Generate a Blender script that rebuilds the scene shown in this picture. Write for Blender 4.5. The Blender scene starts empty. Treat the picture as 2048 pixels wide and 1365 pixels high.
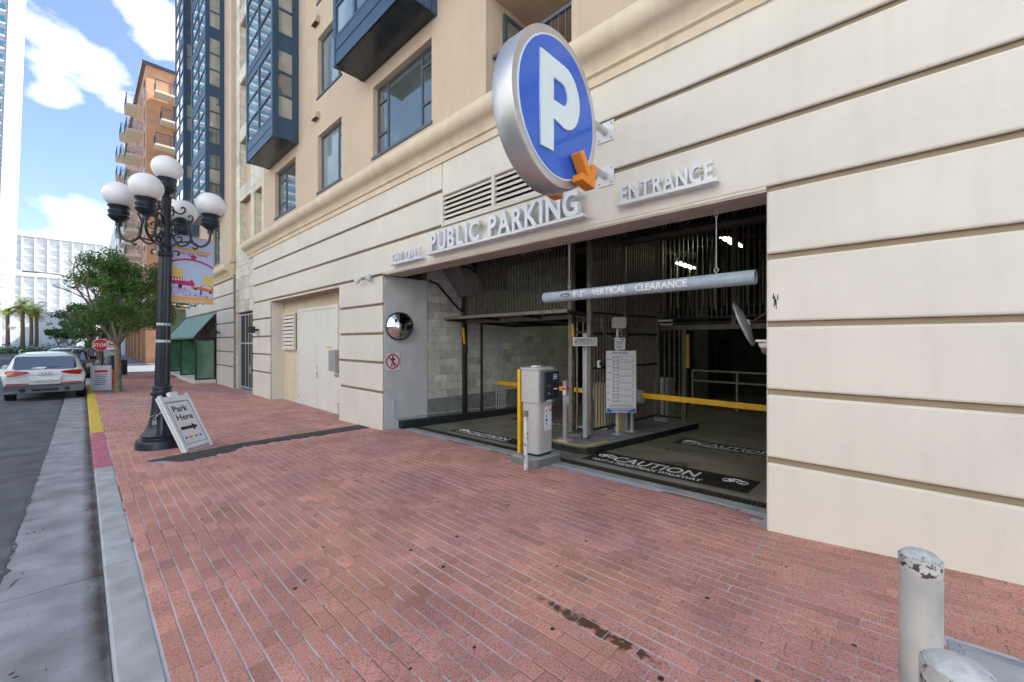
import bpy, bmesh, math, random
from mathutils import Vector, Matrix
random.seed(7)
S=bpy.context.scene
COL=S.collection
# ---------------------------------------------------------------- camera
cd=bpy.data.cameras.new('camera'); cam=bpy.data.objects.new('camera',cd); COL.objects.link(cam)
cam.location=(0,0,1.87); cam.rotation_euler=(math.radians(90),0,math.radians(-46.5056))
cd.sensor_width=36; cd.lens=815/2048*36; cd.clip_end=3000; cd.clip_start=.05
cd.shift_y=0.0
S.camera=cam
S.render.resolution_x=1024; S.render.resolution_y=682
# ---------------------------------------------------------------- sky, sun, exposure
SUN_EL=54; SUN_AZ=102      # azimuth measured from +Y towards +X
W=bpy.data.worlds.new('World'); S.world=W; W.use_nodes=True
wn=W.node_tree; wn.nodes.clear()
def N(nt,t,**k):
    n=nt.nodes.new(t)
    for a,b in k.items(): setattr(n,a,b)
    return n
def math_(nt,op,a,b=None,clamp=False):
    n=N(nt,'ShaderNodeMath',operation=op); n.use_clamp=clamp
    for i,v in enumerate((a,b)):
        if v is None: continue
        if isinstance(v,(int,float)): n.inputs[i].default_value=v
        else: nt.links.new(v,n.inputs[i])
    return n.outputs[0]
sky=N(wn,'ShaderNodeTexSky',sky_type='NISHITA'); sky.sun_disc=False
sky.sun_elevation=math.radians(SUN_EL); sky.sun_rotation=math.radians(SUN_AZ); sky.air_density=1.0; sky.dust_density=1.8; sky.ozone_density=2.0
tc=N(wn,'ShaderNodeTexCoord')
nz=N(wn,'ShaderNodeTexNoise'); nz.inputs['Scale'].default_value=4.2; nz.inputs['Detail'].default_value=9; nz.inputs['Roughness'].default_value=.58; nz.inputs['Distortion'].default_value=.25
mp=N(wn,'ShaderNodeMapping'); mp.inputs['Scale'].default_value=(1,1,1.9); mp.inputs['Location'].default_value=(3.1,.4,1.7)
wn.links.new(tc.outputs['Generated'],mp.inputs[0]); wn.links.new(mp.outputs[0],nz.inputs[0])
def dirblob(px,py,rad):
    u=px-1024; v=682-py; ph=math.radians(46.5056); c,s=math.cos(ph),math.sin(ph)
    d=Vector((u*c+815*s,815*c-u*s,v)).normalized()
    vm=N(wn,'ShaderNodeVectorMath',operation='DISTANCE'); wn.links.new(tc.outputs['Generated'],vm.inputs[0]); vm.inputs[1].default_value=d
    q=math_(wn,'DIVIDE',vm.outputs['Value'],rad)
    q=math_(wn,'SUBTRACT',1.0,q,True)
    return q
acc=None
for b in ((135,110,.085),(200,150,.085),(245,205,.06),(115,180,.07),(330,50,.09),(285,15,.07),(170,470,.09),(90,500,.06),(215,500,.09)):
    q=dirblob(*b); acc=q if acc is None else math_(wn,'MAXIMUM',acc,q)
dens=math_(wn,'ADD',math_(wn,'MULTIPLY',acc,.40),nz.outputs['Fac'])
mr=N(wn,'ShaderNodeMapRange'); mr.inputs['From Min'].default_value=.645; mr.inputs['From Max'].default_value=.80; wn.links.new(dens,mr.inputs['Value'])
nz2=N(wn,'ShaderNodeTexNoise'); nz2.inputs['Scale'].default_value=9; nz2.inputs['Detail'].default_value=6; wn.links.new(mp.outputs[0],nz2.inputs[0])
cr=N(wn,'ShaderNodeMix',data_type='RGBA'); cr.inputs[6].default_value=(5.2,5.6,6.2,1); cr.inputs[7].default_value=(7.5,7.5,7.5,1); wn.links.new(nz2.outputs['Fac'],cr.inputs[0])
mx=N(wn,'ShaderNodeMix',data_type='RGBA'); wn.links.new(mr.outputs[0],mx.inputs[0]); wn.links.new(sky.outputs[0],mx.inputs[6]); wn.links.new(cr.outputs[2],mx.inputs[7])
bg=N(wn,'ShaderNodeBackground'); bg.inputs['Strength'].default_value=.075; wn.links.new(mx.outputs[2],bg.inputs[0])
wo=N(wn,'ShaderNodeOutputWorld'); wn.links.new(bg.outputs[0],wo.inputs[0])
sd=bpy.data.lights.new('sun','SUN'); sd.energy=5.0; sd.angle=math.radians(.5); sd.color=(1,.95,.86)
sun=bpy.data.objects.new('sun',sd); COL.objects.link(sun)
el,az=math.radians(SUN_EL),math.radians(SUN_AZ)
sv=Vector((math.sin(az)*math.cos(el),math.cos(az)*math.cos(el),math.sin(el)))
sun.rotation_euler=sv.to_track_quat('Z','Y').to_euler(); sun.location=(30,60,60)
S.view_settings.view_transform='Standard'; S.view_settings.look='None'; S.view_settings.gamma=1; S.view_settings.exposure=1.97
# ---------------------------------------------------------------- materials
def mat(name,col,rough=.6,metal=0,var=.12,vs=3.0,bump=0,bs=60,spec=.5,emit=None,es=0,coat=0,streak=0,spots=None,ior=None,alpha=None,tint=False):
    m=bpy.data.materials.new(name); m.use_nodes=True; nt=m.node_tree; b=nt.nodes['Principled BSDF']
    b.inputs['Roughness'].default_value=rough; b.inputs['Metallic'].default_value=metal; b.inputs['Specular IOR Level'].default_value=spec
    if ior: b.inputs['IOR'].default_value=ior
    if coat: b.inputs['Coat Weight'].default_value=coat; b.inputs['Coat Roughness'].default_value=.04
    g=N(nt,'ShaderNodeNewGeometry'); base=N(nt,'ShaderNodeRGB'); base.outputs[0].default_value=(*col,1); cur=base.outputs[0]
    def mul(cur,fac):
        x=N(nt,'ShaderNodeVectorMath',operation='SCALE'); nt.links.new(cur,x.inputs[0]); nt.links.new(fac,x.inputs['Scale']); return x.outputs[0]
    if var:
        n=N(nt,'ShaderNodeTexNoise'); n.inputs['Scale'].default_value=vs; n.inputs['Detail'].default_value=6; nt.links.new(g.outputs['Position'],n.inputs[0])
        r=N(nt,'ShaderNodeMapRange'); r.inputs['From Min'].default_value=.3; r.inputs['From Max'].default_value=.7; r.inputs['To Min'].default_value=1-var; r.inputs['To Max'].default_value=1+var
        nt.links.new(n.outputs['Fac'],r.inputs['Value']); cur=mul(cur,r.outputs[0])
    if streak:
        mpn=N(nt,'ShaderNodeMapping'); mpn.inputs['Scale'].default_value=(3,3,.25); nt.links.new(g.outputs['Position'],mpn.inputs[0])
        n=N(nt,'ShaderNodeTexNoise'); n.inputs['Scale'].default_value=2.5; n.inputs['Detail'].default_value=8; nt.links.new(mpn.outputs[0],n.inputs[0])
        r=N(nt,'ShaderNodeMapRange'); r.inputs['From Min'].default_value=.5; r.inputs['From Max'].default_value=.75; r.inputs['To Min'].default_value=1; r.inputs['To Max'].default_value=1-streak
        nt.links.new(n.outputs['Fac'],r.inputs['Value']); cur=mul(cur,r.outputs[0])
    if tint:
        a=N(nt,'ShaderNodeAttribute'); a.attribute_name='tint'; r=N(nt,'ShaderNodeMapRange'); r.inputs['To Min'].default_value=.78; r.inputs['To Max'].default_value=1.22
        nt.links.new(a.outputs['Fac'],r.inputs['Value']); cur=mul(cur,r.outputs[0])
    if spots:   # (colour, scale, threshold)
        n=N(nt,'ShaderNodeTexNoise'); n.inputs['Scale'].default_value=spots[1]; n.inputs['Detail'].default_value=5; n.inputs['Roughness'].default_value=.65; nt.links.new(g.outputs['Position'],n.inputs[0])
        r=N(nt,'ShaderNodeMapRange'); r.inputs['From Min'].default_value=spots[2]; r.inputs['From Max'].default_value=spots[2]+.04; nt.links.new(n.outputs['Fac'],r.inputs['Value'])
        x=N(nt,'ShaderNodeMix',data_type='RGBA'); nt.links.new(r.outputs[0],x.inputs[0]); nt.links.new(cur,x.inputs[6]); x.inputs[7].default_value=(*spots[0],1); cur=x.outputs[2]
    nt.links.new(cur,b.inputs['Base Color'])
    if bump:
        n=N(nt,'ShaderNodeTexNoise'); n.inputs['Scale'].default_value=bs; n.inputs['Detail'].default_value=5; nt.links.new(g.outputs['Position'],n.inputs[0])
        bp=N(nt,'ShaderNodeBump'); bp.inputs['Strength'].default_value=bump; bp.inputs['Distance'].default_value=.01; nt.links.new(n.outputs['Fac'],bp.inputs['Height']); nt.links.new(bp.outputs[0],b.inputs['Normal'])
    if emit:
        b.inputs['Emission Color'].default_value=(*emit,1); b.inputs['Emission Strength'].default_value=es
    return m
M={}
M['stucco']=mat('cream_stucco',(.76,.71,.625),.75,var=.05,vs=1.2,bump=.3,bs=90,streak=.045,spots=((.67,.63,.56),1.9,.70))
M['groove']=mat('shaded_groove_stucco',(.34,.265,.18),.85,var=.08)  # shadow of the recessed grooves is put into this darker brown
M['cornice']=mat('cornice_stucco',(.74,.63,.46),.7,var=.06,vs=2,bump=.15,streak=.12)
M['tan']=mat('tan_stucco',(.63,.49,.36),.8,var=.05,vs=2,bump=.25,bs=90,streak=.07)
M['stone']=mat('travertine',(.72,.67,.55),.7,var=.16,vs=5,bump=.2,bs=30,tint=True)
M['stonegap']=mat('stone_joint',(.30,.25,.18),.9)
M['pier']=mat('pier_paint',(.56,.58,.60),.7,var=.08,vs=2.5,bump=.15,streak=.06,spots=((.72,.72,.70),18,.735))
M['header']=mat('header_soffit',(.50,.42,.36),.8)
M['cmu']=mat('concrete_block',(.56,.56,.53),.9,var=.15,vs=6,bump=.6,bs=120,tint=True)
M['cmugap']=mat('block_joint',(.30,.29,.27),.95)
M['stem']=mat('cast_concrete',(.22,.23,.23),.85,var=.25,vs=7,bump=.3)
M['blackpaint']=mat('chipped_black_paint',(.022,.026,.032),.5,var=.2,spots=((.5,.5,.48),26,.665))
M['black']=mat('black_paint',(.018,.02,.024),.45,var=.2)
M['darksteel']=mat('painted_dark_steel',(.08,.077,.07),.5,var=.25,vs=8)
M['fence']=mat('fence_steel',(.22,.195,.155),.45,.2,var=.25,vs=8)
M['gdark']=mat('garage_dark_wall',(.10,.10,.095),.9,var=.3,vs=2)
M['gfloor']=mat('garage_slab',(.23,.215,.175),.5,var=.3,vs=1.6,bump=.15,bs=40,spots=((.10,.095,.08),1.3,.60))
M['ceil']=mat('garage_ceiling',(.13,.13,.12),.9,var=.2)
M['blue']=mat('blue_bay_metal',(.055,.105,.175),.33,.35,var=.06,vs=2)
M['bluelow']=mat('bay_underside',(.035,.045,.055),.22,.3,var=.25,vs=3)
M['winframe']=mat('window_frame',(.07,.10,.13),.45)
def glass(name,c,r=.03):
    m=mat(name,c,r,0,var=.25,vs=1.1,spec=.9,ior=1.9,coat=.6); return m
M['glassA']=glass('window_glass_grey',(.10,.13,.13)); M['glassB']=glass('window_glass_curtain',(.30,.31,.26)); M['glassC']=glass('window_glass_pale',(.22,.30,.33)); M['glassD']=glass('window_glass_dark',(.03,.04,.045))
M['white']=mat('white_paint',(.80,.80,.77),.45,var=.03,vs=4)
M['doorwhite']=mat('door_paint',(.80,.79,.73),.4,var=.03,vs=2,streak=.05)
M['alu']=mat('brushed_aluminium',(.60,.60,.62),.38,.75,var=.06,vs=6)
M['letter']=mat('letter_metal',(.72,.73,.76),.4,.1,var=.04)
M['steel']=mat('galvanised_steel',(.55,.57,.60),.45,.2,var=.15,vs=20)
M['signblue']=mat('sign_blue',(.003,.115,.64),.22,var=.04,coat=.5)
M['signwhite']=mat('sign_pale_face',(.74,.86,.90),.25,var=.02)
M['orange']=mat('orange_paint',(.85,.27,.02),.35,var=.05)
M['pipe']=mat('pipe_paint',(.34,.41,.48),.45,var=.10,vs=12,spots=((.62,.66,.70),30,.72))
M['yellow']=mat('yellow_paint',(.80,.46,.015),.4,var=.08,vs=8)
M['red']=mat('sign_red',(.62,.025,.02),.4,var=.04)
M['ink']=mat('black_print',(.015,.015,.018),.5,var=0)
M['greyink']=mat('grey_print',(.12,.13,.17),.5,var=0)
M['blueink']=mat('blue_print',(.03,.12,.50),.4,var=0)
M['mach']=mat('machine_pale',(.50,.49,.47),.4,var=.04)
M['machg']=mat('machine_grey',(.18,.19,.20),.4,var=.05)
M['machb']=mat('machine_navy',(.025,.035,.055),.3,var=.05)
M['machs']=mat('machine_silver',(.42,.43,.44),.35,.4,var=.05)
M['lamp']=mat('cast_iron_lamp',(.022,.030,.045),.35,.25,var=.2,vs=9,spec=.6)
M['globe']=mat('opal_globe',(.86,.86,.88),.28,var=.02,spec=.5)

M['asphalt']=mat('asphalt',(.10,.108,.125),.85,var=.35,vs=2.2,bump=.7,bs=160,streak=0,spots=((.15,.15,.16),60,.70))
M['patch']=mat('asphalt_patch',(.055,.054,.055),.9,var=.3,vs=6,bump=.7,bs=120)
M['gutter']=mat('gutter_concrete',(.27,.285,.32),.85,var=.30,vs=3,bump=.45,bs=110,spots=((.10,.10,.11),9,.69))
M['kerb']=mat('kerb_concrete',(.37,.39,.42),.85,var=.24,vs=4,bump=.45,bs=110,spots=((.20,.20,.21),11,.70))
M['kyel']=mat('kerb_yellow',(.62,.44,.05),.75,var=.2,vs=9,bump=.4,spots=((.40,.36,.25),14,.66))
M['kmag']=mat('kerb_magenta',(.44,.13,.19),.75,var=.2,vs=9,bump=.4,spots=((.42,.30,.32),12,.64))
M['concrete']=mat('driveway_concrete',(.33,.35,.34),.85,var=.2,vs=4,bump=.4,bs=90,spots=((.55,.55,.53),13,.72))
M['rust']=mat('rusty_iron',(.075,.055,.045),.7,.4,var=.35,vs=30)
M['postp']=mat('bollard_pale_paint',(.46,.445,.425),.55,var=.18,vs=5,bump=.1,streak=.25,spots=((.10,.08,.07),24,.665))
M['posts']=mat('scuffed_post',(.62,.62,.60),.6,var=.1,spots=((.16,.14,.13),15,.555))
M['postworn']=mat('bollard_worn_rim',(.50,.48,.45),.6,var=.2,vs=9,bump=.3,spots=((.06,.05,.06),30,.52))
M['capc']=mat('bollard_cement_cap',(.50,.52,.53),.85,var=.25,vs=25,bump=.5,spots=((.15,.16,.18),24,.62))
M['leaf']=mat('tree_leaf',(.115,.22,.06),.55,var=.35,vs=1.6,spec=.3)
M['leaf2']=mat('palm_leaf',(.13,.19,.03),.5,var=.3,vs=1.2)
M['bushleaf']=mat('bush_leaf',(.09,.16,.04),.55,var=.35,vs=.6)
M['bark']=mat('bark',(.22,.18,.14),.9,var=.3,vs=12,bump=.6,bs=40)
M['palmbark']=mat('palm_bark',(.20,.14,.09),.9,var=.3,vs=8,bump=.6,bs=20)
M['fruit']=mat('palm_fruit',(.65,.30,.03),.6)
M['obrick']=mat('orange_brick_cladding',(.62,.33,.18),.85,var=.10,vs=2)
M['obrick2']=mat('salmon_cladding',(.62,.36,.25),.85,var=.08,vs=2)
M['slab']=mat('balcony_slab',(.66,.60,.48),.7,var=.06)
M['towerw']=mat('tower_panel',(.30,.37,.48),.5,var=.05,vs=.3)
M['towerl']=mat('tower_white_edge',(.62,.64,.67),.5,var=.03)
M['towerg']=mat('tower_glass',(.05,.22,.33),.08,var=.2,vs=.4,spec=.9,ior=1.8)
M['farw']=mat('far_building_pale',(.62,.63,.64),.6,var=.04,vs=.2)
M['farg']=mat('far_glass_hazed',(.62,.67,.72),.3,var=.1,vs=.3)  # whitening by distant haze is mixed into the glass colour
M['awn']=mat('awning_green',(.20,.36,.31),.6,var=.06,vs=3)
M['ggreen']=mat('green_glass',(.10,.24,.15),.06,var=.25,vs=2,spec=.9,ior=1.7)
M['carw']=mat('car_white_paint',(.76,.77,.77),.22,var=.02,coat=1)
M['carl']=mat('car_silver_paint',(.60,.62,.64),.25,.3,coat=1)
M['card']=mat('car_dark_paint',(.03,.035,.045),.2,coat=1)
M['carplast']=mat('car_grey_plastic',(.13,.15,.18),.45)
M['cglass']=mat('car_glass',(.02,.035,.06),.04,spec=1,ior=1.8,coat=.6,var=.2)
M['tyre']=mat('tyre_rubber',(.018,.018,.02),.8)
M['tail']=mat('tail_lamp',(.42,.008,.010),.25,coat=.2,var=.15,vs=30)
M['tailo']=mat('tail_lamp_amber',(.80,.20,.03),.15,coat=1)
M['chrome']=mat('chrome',(.7,.7,.72),.15,1,var=0)
M['hivis']=mat('hi_vis_cloth',(.55,.80,.05),.8); M['cloth']=mat('dark_cloth',(.04,.05,.08),.9); M['skin']=mat('skin',(.5,.32,.24),.6)
M['cone']=mat('cone_orange',(.85,.16,.03),.5)
M['ban_sky']=mat('banner_sky',(.50,.62,.85),.7,var=.06,vs=3); M['ban_white']=mat('banner_white',(.80,.83,.88),.7,var=0); M['ban_mag']=mat('banner_magenta',(.50,.03,.16),.7,var=0)
M['ban_or']=mat('banner_orange',(.80,.42,.10),.7,var=0); M['ban_yel']=mat('banner_yellow',(.72,.58,.20),.7,var=0); M['ban_red']=mat('banner_red',(.75,.16,.06),.7,var=0)
M['mirror']=mat('mirror_glass',(.75,.76,.78),.03,1,var=0)
M['ledbox']=mat('led_panel',(.04,.06,.055),.15,coat=.6); M['led']=mat('led_dots',(.22,.26,.22),.5,var=0)
M['tube_on']=mat('lit_tube',(.9,.95,.6),.5,emit=(.97,1,.70),es=6)
M['curtain']=mat('interior_curtain',(.5,.47,.38),.9)
M['grass']=mat('verge_plants',(.14,.22,.06),.8,var=.4,vs=.8)
M['poster']=mat('poster_white',(.74,.76,.82),.5,var=.02)
M['aboard']=mat('white_plastic',(.72,.74,.76),.45,var=.06,vs=9,spots=((.42,.40,.38),22,.72))
M['rubber']=mat('black_rubber_mat',(.012,.012,.013),.6,var=.3,vs=12)
M['matink']=mat('worn_white_print',(.8,.8,.8),.7,var=.1,spots=((.06,.06,.06),30,.62))
M['ductm']=mat('duct_sheet',(.30,.28,.30),.4,.6,var=.15,vs=4)
M['tree_iron']=mat('tree_grate',(.22,.22,.23),.7,var=.2)
M['tactile']=mat('tactile_grey',(.38,.38,.37),.8)
M['roadpaint']=mat('road_paint',(.68,.68,.66),.7,var=.1,spots=((.2,.2,.2),14,.66))
# leaves let light through
for k in ('leaf','leaf2','bushleaf'):
    nt=M[k].node_tree; b_=nt.nodes['Principled BSDF']; o_=nt.nodes['Material Output']; tr_=N(nt,'ShaderNodeBsdfTranslucent'); nt.links.new(b_.inputs['Base Color'].links[0].from_socket,tr_.inputs[0])
    mx_=N(nt,'ShaderNodeMixShader'); mx_.inputs[0].default_value=.38; nt.links.new(b_.outputs[0],mx_.inputs[1]); nt.links.new(tr_.outputs[0],mx_.inputs[2]); nt.links.new(mx_.outputs[0],o_.inputs[0])
# grime band where the gutter meets the kerb
nt=M['gutter'].node_tree; b_=nt.nodes['Principled BSDF']; g_=N(nt,'ShaderNodeNewGeometry'); s_=N(nt,'ShaderNodeSeparateXYZ'); nt.links.new(g_.outputs['Position'],s_.inputs[0])
n_=N(nt,'ShaderNodeTexNoise'); n_.inputs['Scale'].default_value=3.5; n_.inputs['Detail'].default_value=6; nt.links.new(g_.outputs['Position'],n_.inputs[0])
f_=math_(nt,'SUBTRACT',1.0,math_(nt,'DIVIDE',math_(nt,'ABSOLUTE',math_(nt,'SUBTRACT',s_.outputs[0],.09)),.10),True); f_=math_(nt,'MULTIPLY',f_,math_(nt,'MULTIPLY',n_.outputs['Fac'],2.0),True)
x_=N(nt,'ShaderNodeMix',data_type='RGBA'); nt.links.new(f_,x_.inputs[0]); nt.links.new(b_.inputs['Base Color'].links[0].from_socket,x_.inputs[6]); x_.inputs[7].default_value=(.055,.05,.05,1); nt.links.new(x_.outputs[2],b_.inputs['Base Color'])
# brick pavers with puddle-damp joints and grime
def brickmat():
    m=mat('brick_paver',(.52,.252,.222),.82,var=.20,vs=1.4,bump=.75,bs=130,tint=True)
    nt=m.node_tree; b=nt.nodes['Principled BSDF']; src=b.inputs['Base Color'].links[0].from_socket
    g=N(nt,'ShaderNodeNewGeometry')
    # broad hue drift between pink-grey and orange-brown
    n=N(nt,'ShaderNodeTexNoise'); n.inputs['Scale'].default_value=.8; n.inputs['Detail'].default_value=4; nt.links.new(g.outputs['Position'],n.inputs[0])
    r=N(nt,'ShaderNodeMapRange'); r.inputs['From Min'].default_value=.40; r.inputs['From Max'].default_value=.66; nt.links.new(n.outputs['Fac'],r.inputs['Value'])
    x=N(nt,'ShaderNodeMix',data_type='RGBA',blend_type='MULTIPLY'); nt.links.new(r.outputs[0],x.inputs[0]); nt.links.new(src,x.inputs[6]); x.inputs[7].default_value=(1.12,1.12,.95,1)
    # pits
    v=N(nt,'ShaderNodeTexNoise'); v.inputs['Scale'].default_value=85; v.inputs['Detail'].default_value=3; nt.links.new(g.outputs['Position'],v.inputs[0])
    r2=N(nt,'ShaderNodeMapRange'); r2.inputs['From Min'].default_value=.33; r2.inputs['From Max'].default_value=.52; r2.inputs['To Min'].default_value=.55; r2.inputs['To Max'].default_value=1.06; nt.links.new(v.outputs['Fac'],r2.inputs['Value'])
    y=N(nt,'ShaderNodeVectorMath',operation='SCALE'); nt.links.new(x.outputs[2],y.inputs[0]); nt.links.new(r2.outputs[0],y.inputs['Scale'])
    # old water stain running along the bond beside (2.3, 1.6)
    sx=N(nt,'ShaderNodeSeparateXYZ'); nt.links.new(g.outputs['Position'],sx.inputs[0])
    dx=math_(nt,'ABSOLUTE',math_(nt,'SUBTRACT',sx.outputs[0],2.31)); dy=math_(nt,'ABSOLUTE',math_(nt,'SUBTRACT',sx.outputs[1],1.45))
    fx=math_(nt,'SUBTRACT',1.0,math_(nt,'DIVIDE',dx,.09),True); fy=math_(nt,'SUBTRACT',1.0,math_(nt,'DIVIDE',dy,.72),True)
    w=N(nt,'ShaderNodeTexNoise'); w.inputs['Scale'].default_value=13; w.inputs['Detail'].default_value=4; nt.links.new(g.outputs['Position'],w.inputs[0])
    f=math_(nt,'MULTIPLY',math_(nt,'MULTIPLY',fx,fy),math_(nt,'MULTIPLY',math_(nt,'POWER',w.outputs['Fac'],2.2),16.0)); 
    f=math_(nt,'SUBTRACT',f,1.0,True)
    z=N(nt,'ShaderNodeMix',data_type='RGBA'); nt.links.new(f,z.inputs[0]); nt.links.new(y.outputs[0],z.inputs[6]); z.inputs[7].default_value=(.11,.045,.02,1)
    nt.links.new(z.outputs[2],b.inputs['Base Color'])
    return m
M['brick']=brickmat()
M['joint']=mat('joint_sand',(.44,.45,.50),.95,var=.28,vs=1.6,bump=.3,spots=((.26,.16,.14),1.1,.53))
M['soil']=mat('ground_soil',(.30,.29,.27),.95,var=.1,vs=.5)
# ---------------------------------------------------------------- mesh helpers
class MB:
    def __init__(s): s.v=[]; s.f=[]; s.m=[]; s.mi=0; s.T=None; s.tint=None
    def add(s,vs,fs):
        o=len(s.v)
        if s.T is not None: vs=[s.T@Vector(v) for v in vs]
        s.v+= [tuple(v) for v in vs]
        for f in fs: s.f.append(tuple(i+o for i in f)); s.m.append(s.mi)
        return s
    def box(s,x0,x1,y0,y1,z0,z1):
        vs=[(x,y,z) for x in (x0,x1) for y in (y0,y1) for z in (z0,z1)]
        return s.add(vs,[(0,1,3,2),(4,6,7,5),(0,4,5,1),(2,3,7,6),(0,2,6,4),(1,5,7,3)])
    def quad(s,a,b,c,d): return s.add([a,b,c,d],[(0,1,2,3)])
    def cyl(s,p0,p1,r0,r1=None,n=12,cap=True):
        r1=r0 if r1 is None else r1; p0=Vector(p0);p1=Vector(p1); d=(p1-p0).normalized()
        a=d.orthogonal().normalized(); b=d.cross(a); vs=[]
        for p,r in ((p0,r0),(p1,r1)):
            for i in range(n):
                t=2*math.pi*i/n; vs.append(p+(a*math.cos(t)+b*math.sin(t))*r)
        fs=[(i,(i+1)%n,n+(i+1)%n,n+i) for i in range(n)]
        if cap: fs+=[tuple(range(n-1,-1,-1)),tuple(range(n,2*n))]
        return s.add(vs,fs)
    def tube(s,pts,r,n=8,cyc=False):
        pts=[Vector(p) for p in pts]; k=len(pts); rs=r if isinstance(r,(list,tuple)) else [r]*k
        up=None; vs=[]
        for i,p in enumerate(pts):
            t=(pts[min(i+1,k-1)]-pts[max(i-1,0)]).normalized()
            a=t.orthogonal().normalized() if up is None else (up-t*up.dot(t)).normalized()
            up=a; b=t.cross(a)
            for j in range(n):
                q=2*math.pi*j/n; vs.append(p+(a*math.cos(q)+b*math.sin(q))*rs[i])
        fs=[(i*n+j,i*n+(j+1)%n,(i+1)*n+(j+1)%n,(i+1)*n+j) for i in range(k-1) for j in range(n)]
        fs+=[tuple(range(n-1,-1,-1)),tuple((k-1)*n+j for j in range(n))]
        return s.add(vs,fs)
    def lathe(s,prof,c=(0,0,0),n=24,flute=0,nf=0):
        vs=[];k=len(prof)
        for r,z in prof:
            for i in range(n):
                t=2*math.pi*i/n; rr=r*(1+(flute*math.cos(nf*t) if flute else 0)); vs.append((c[0]+rr*math.cos(t),c[1]+rr*math.sin(t),c[2]+z))
        fs=[(i*n+j,i*n+(j+1)%n,(i+1)*n+(j+1)%n,(i+1)*n+j) for i in range(k-1) for j in range(n)]
        fs+=[tuple(range(n-1,-1,-1)),tuple((k-1)*n+j for j in range(n))]
        return s.add(vs,fs)
    def prism(s,poly,fr,d):
        """poly in (a,b); fr=(origin,adir,bdir); extruded by vector d"""
        o,A,B=[Vector(q) for q in fr]; d=Vector(d); n=len(poly)
        v0=[o+A*a+B*b for a,b in poly]; v1=[v+d for v in v0]
        return s.add(v0+v1,[tuple(range(n-1,-1,-1)),tuple(range(n,2*n))]+[(i,(i+1)%n,n+(i+1)%n,n+i) for i in range(n)])
    def bar(s,p0,p1,w,h):
        p0=Vector(p0);p1=Vector(p1);d=(p1-p0).normalized(); a=d.cross(Vector((0,0,1)))
        a=Vector((1,0,0)) if a.length<1e-3 else a.normalized(); b=a.cross(d); vs=[]
        for p in (p0,p1):
            for i,j in ((-1,-1),(1,-1),(1,1),(-1,1)): vs.append(p+a*w/2*i+b*h/2*j)
        return s.add(vs,[(3,2,1,0),(4,5,6,7),(0,1,5,4),(1,2,6,5),(2,3,7,6),(3,0,4,7)])
    def build(s,name,mats,parent=None,bevel=0,smooth=False,segs=2):
        me=bpy.data.meshes.new(name); me.from_pydata(s.v,[],s.f)
        if not isinstance(mats,(list,tuple)): mats=[mats]
        for m in mats: me.materials.append(M[m] if isinstance(m,str) else m)
        if len(mats)>1: me.polygons.foreach_set('material_index',s.m)
        bm=bmesh.new(); bm.from_mesh(me); bmesh.ops.recalc_face_normals(bm,faces=bm.faces); bm.to_mesh(me); bm.free()
        if s.tint is not None:
            a=me.attributes.new('tint','FLOAT','FACE'); a.data.foreach_set('value',s.tint if isinstance(s.tint,list) else [s.tint]*len(me.polygons))
        if smooth:
            me.polygons.foreach_set('use_smooth',[True]*len(me.polygons)); me.set_sharp_from_angle(angle=math.radians(40))
        me.update()
        return link(name,me,parent,bevel,segs)
def link(name,me,parent=None,bevel=0,segs=2):
    o=bpy.data.objects.new(name,me); COL.objects.link(o)
    if parent: o.parent=parent; o.matrix_parent_inverse=Matrix.Translation(-Vector(parent_world(parent)))
    if bevel:
        b=o.modifiers.new('bevel','BEVEL'); b.width=bevel; b.segments=segs; b.limit_method='ANGLE'; b.angle_limit=math.radians(35); b.harden_normals=False
    return o
PW={}
def parent_world(p): return PW.get(p.name,(0,0,0))
def thing(name,label,cat,loc,group=None):
    o=bpy.data.objects.new(name,None); COL.objects.link(o); o.location=loc; o.empty_display_size=.2
    PW[o.name]=loc; o['label']=label; o['category']=cat
    if group: o['group']=group
    return o
def tag(o,label=None,cat=None,group=None,kind=None):
    if label: o['label']=label
    if cat: o['category']=cat
    if group: o['group']=group
    if kind: o['kind']=kind
    return o
def struct(o): o['kind']='structure'; return o
def text(s,o,xd,ud,size,ext,m,parent,name='lettering',bold=0,sx=1,align='LEFT',label=None):
    cu=bpy.data.curves.new('t','FONT'); cu.body=s; cu.size=size; cu.extrude=ext/2; cu.offset=bold; cu.align_x=align; cu.resolution_u=3
    t=bpy.data.objects.new('t',cu); COL.objects.link(t)
    dg=bpy.context.evaluated_depsgraph_get(); me=bpy.data.meshes.new_from_object(t.evaluated_get(dg)); bpy.data.objects.remove(t)
    xd=Vector(xd).normalized(); ud=Vector(ud); ud=(ud-xd*ud.dot(xd)).normalized(); nd=xd.cross(ud)
    mt=Matrix(((xd.x*sx,ud.x,nd.x,0),(xd.y*sx,ud.y,nd.y,0),(xd.z*sx,ud.z,nd.z,0),(0,0,0,1))); mt.translation=Vector(o)+nd*ext/2
    me.transform(mt); me.materials.clear(); me.materials.append(M[m])
    ob=link(name,me,parent)
    if label: ob['label']=label
    return ob
def lerp(a,b,t): return a+(b-a)*max(0,min(1,t))
def pw(x,pts):
    if x<=pts[0][0]: return pts[0][1]
    for (a,b),(c,d) in zip(pts,pts[1:]):
        if x<=c: return b+(d-b)*(x-a)/(c-a)
    return pts[-1][1]
def gz(X,Y):
    zk=pw(Y,[(0,0),(8,-.06),(14,-.09),(30,-.12)])
    zw=pw(Y,[(-.65,.12),(.95,0),(8.48,-.14),(10.7,-.21),(18,-.24),(30,-.26)])
    if X<4.65: return lerp(zk,zw,(X-.3)/4.35)
    return zw-.036*(X-4.65)
def roadz(Y): return pw(Y,[(0,-.045),(7.5,-.10),(12,-.20),(30,-.25)])
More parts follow.
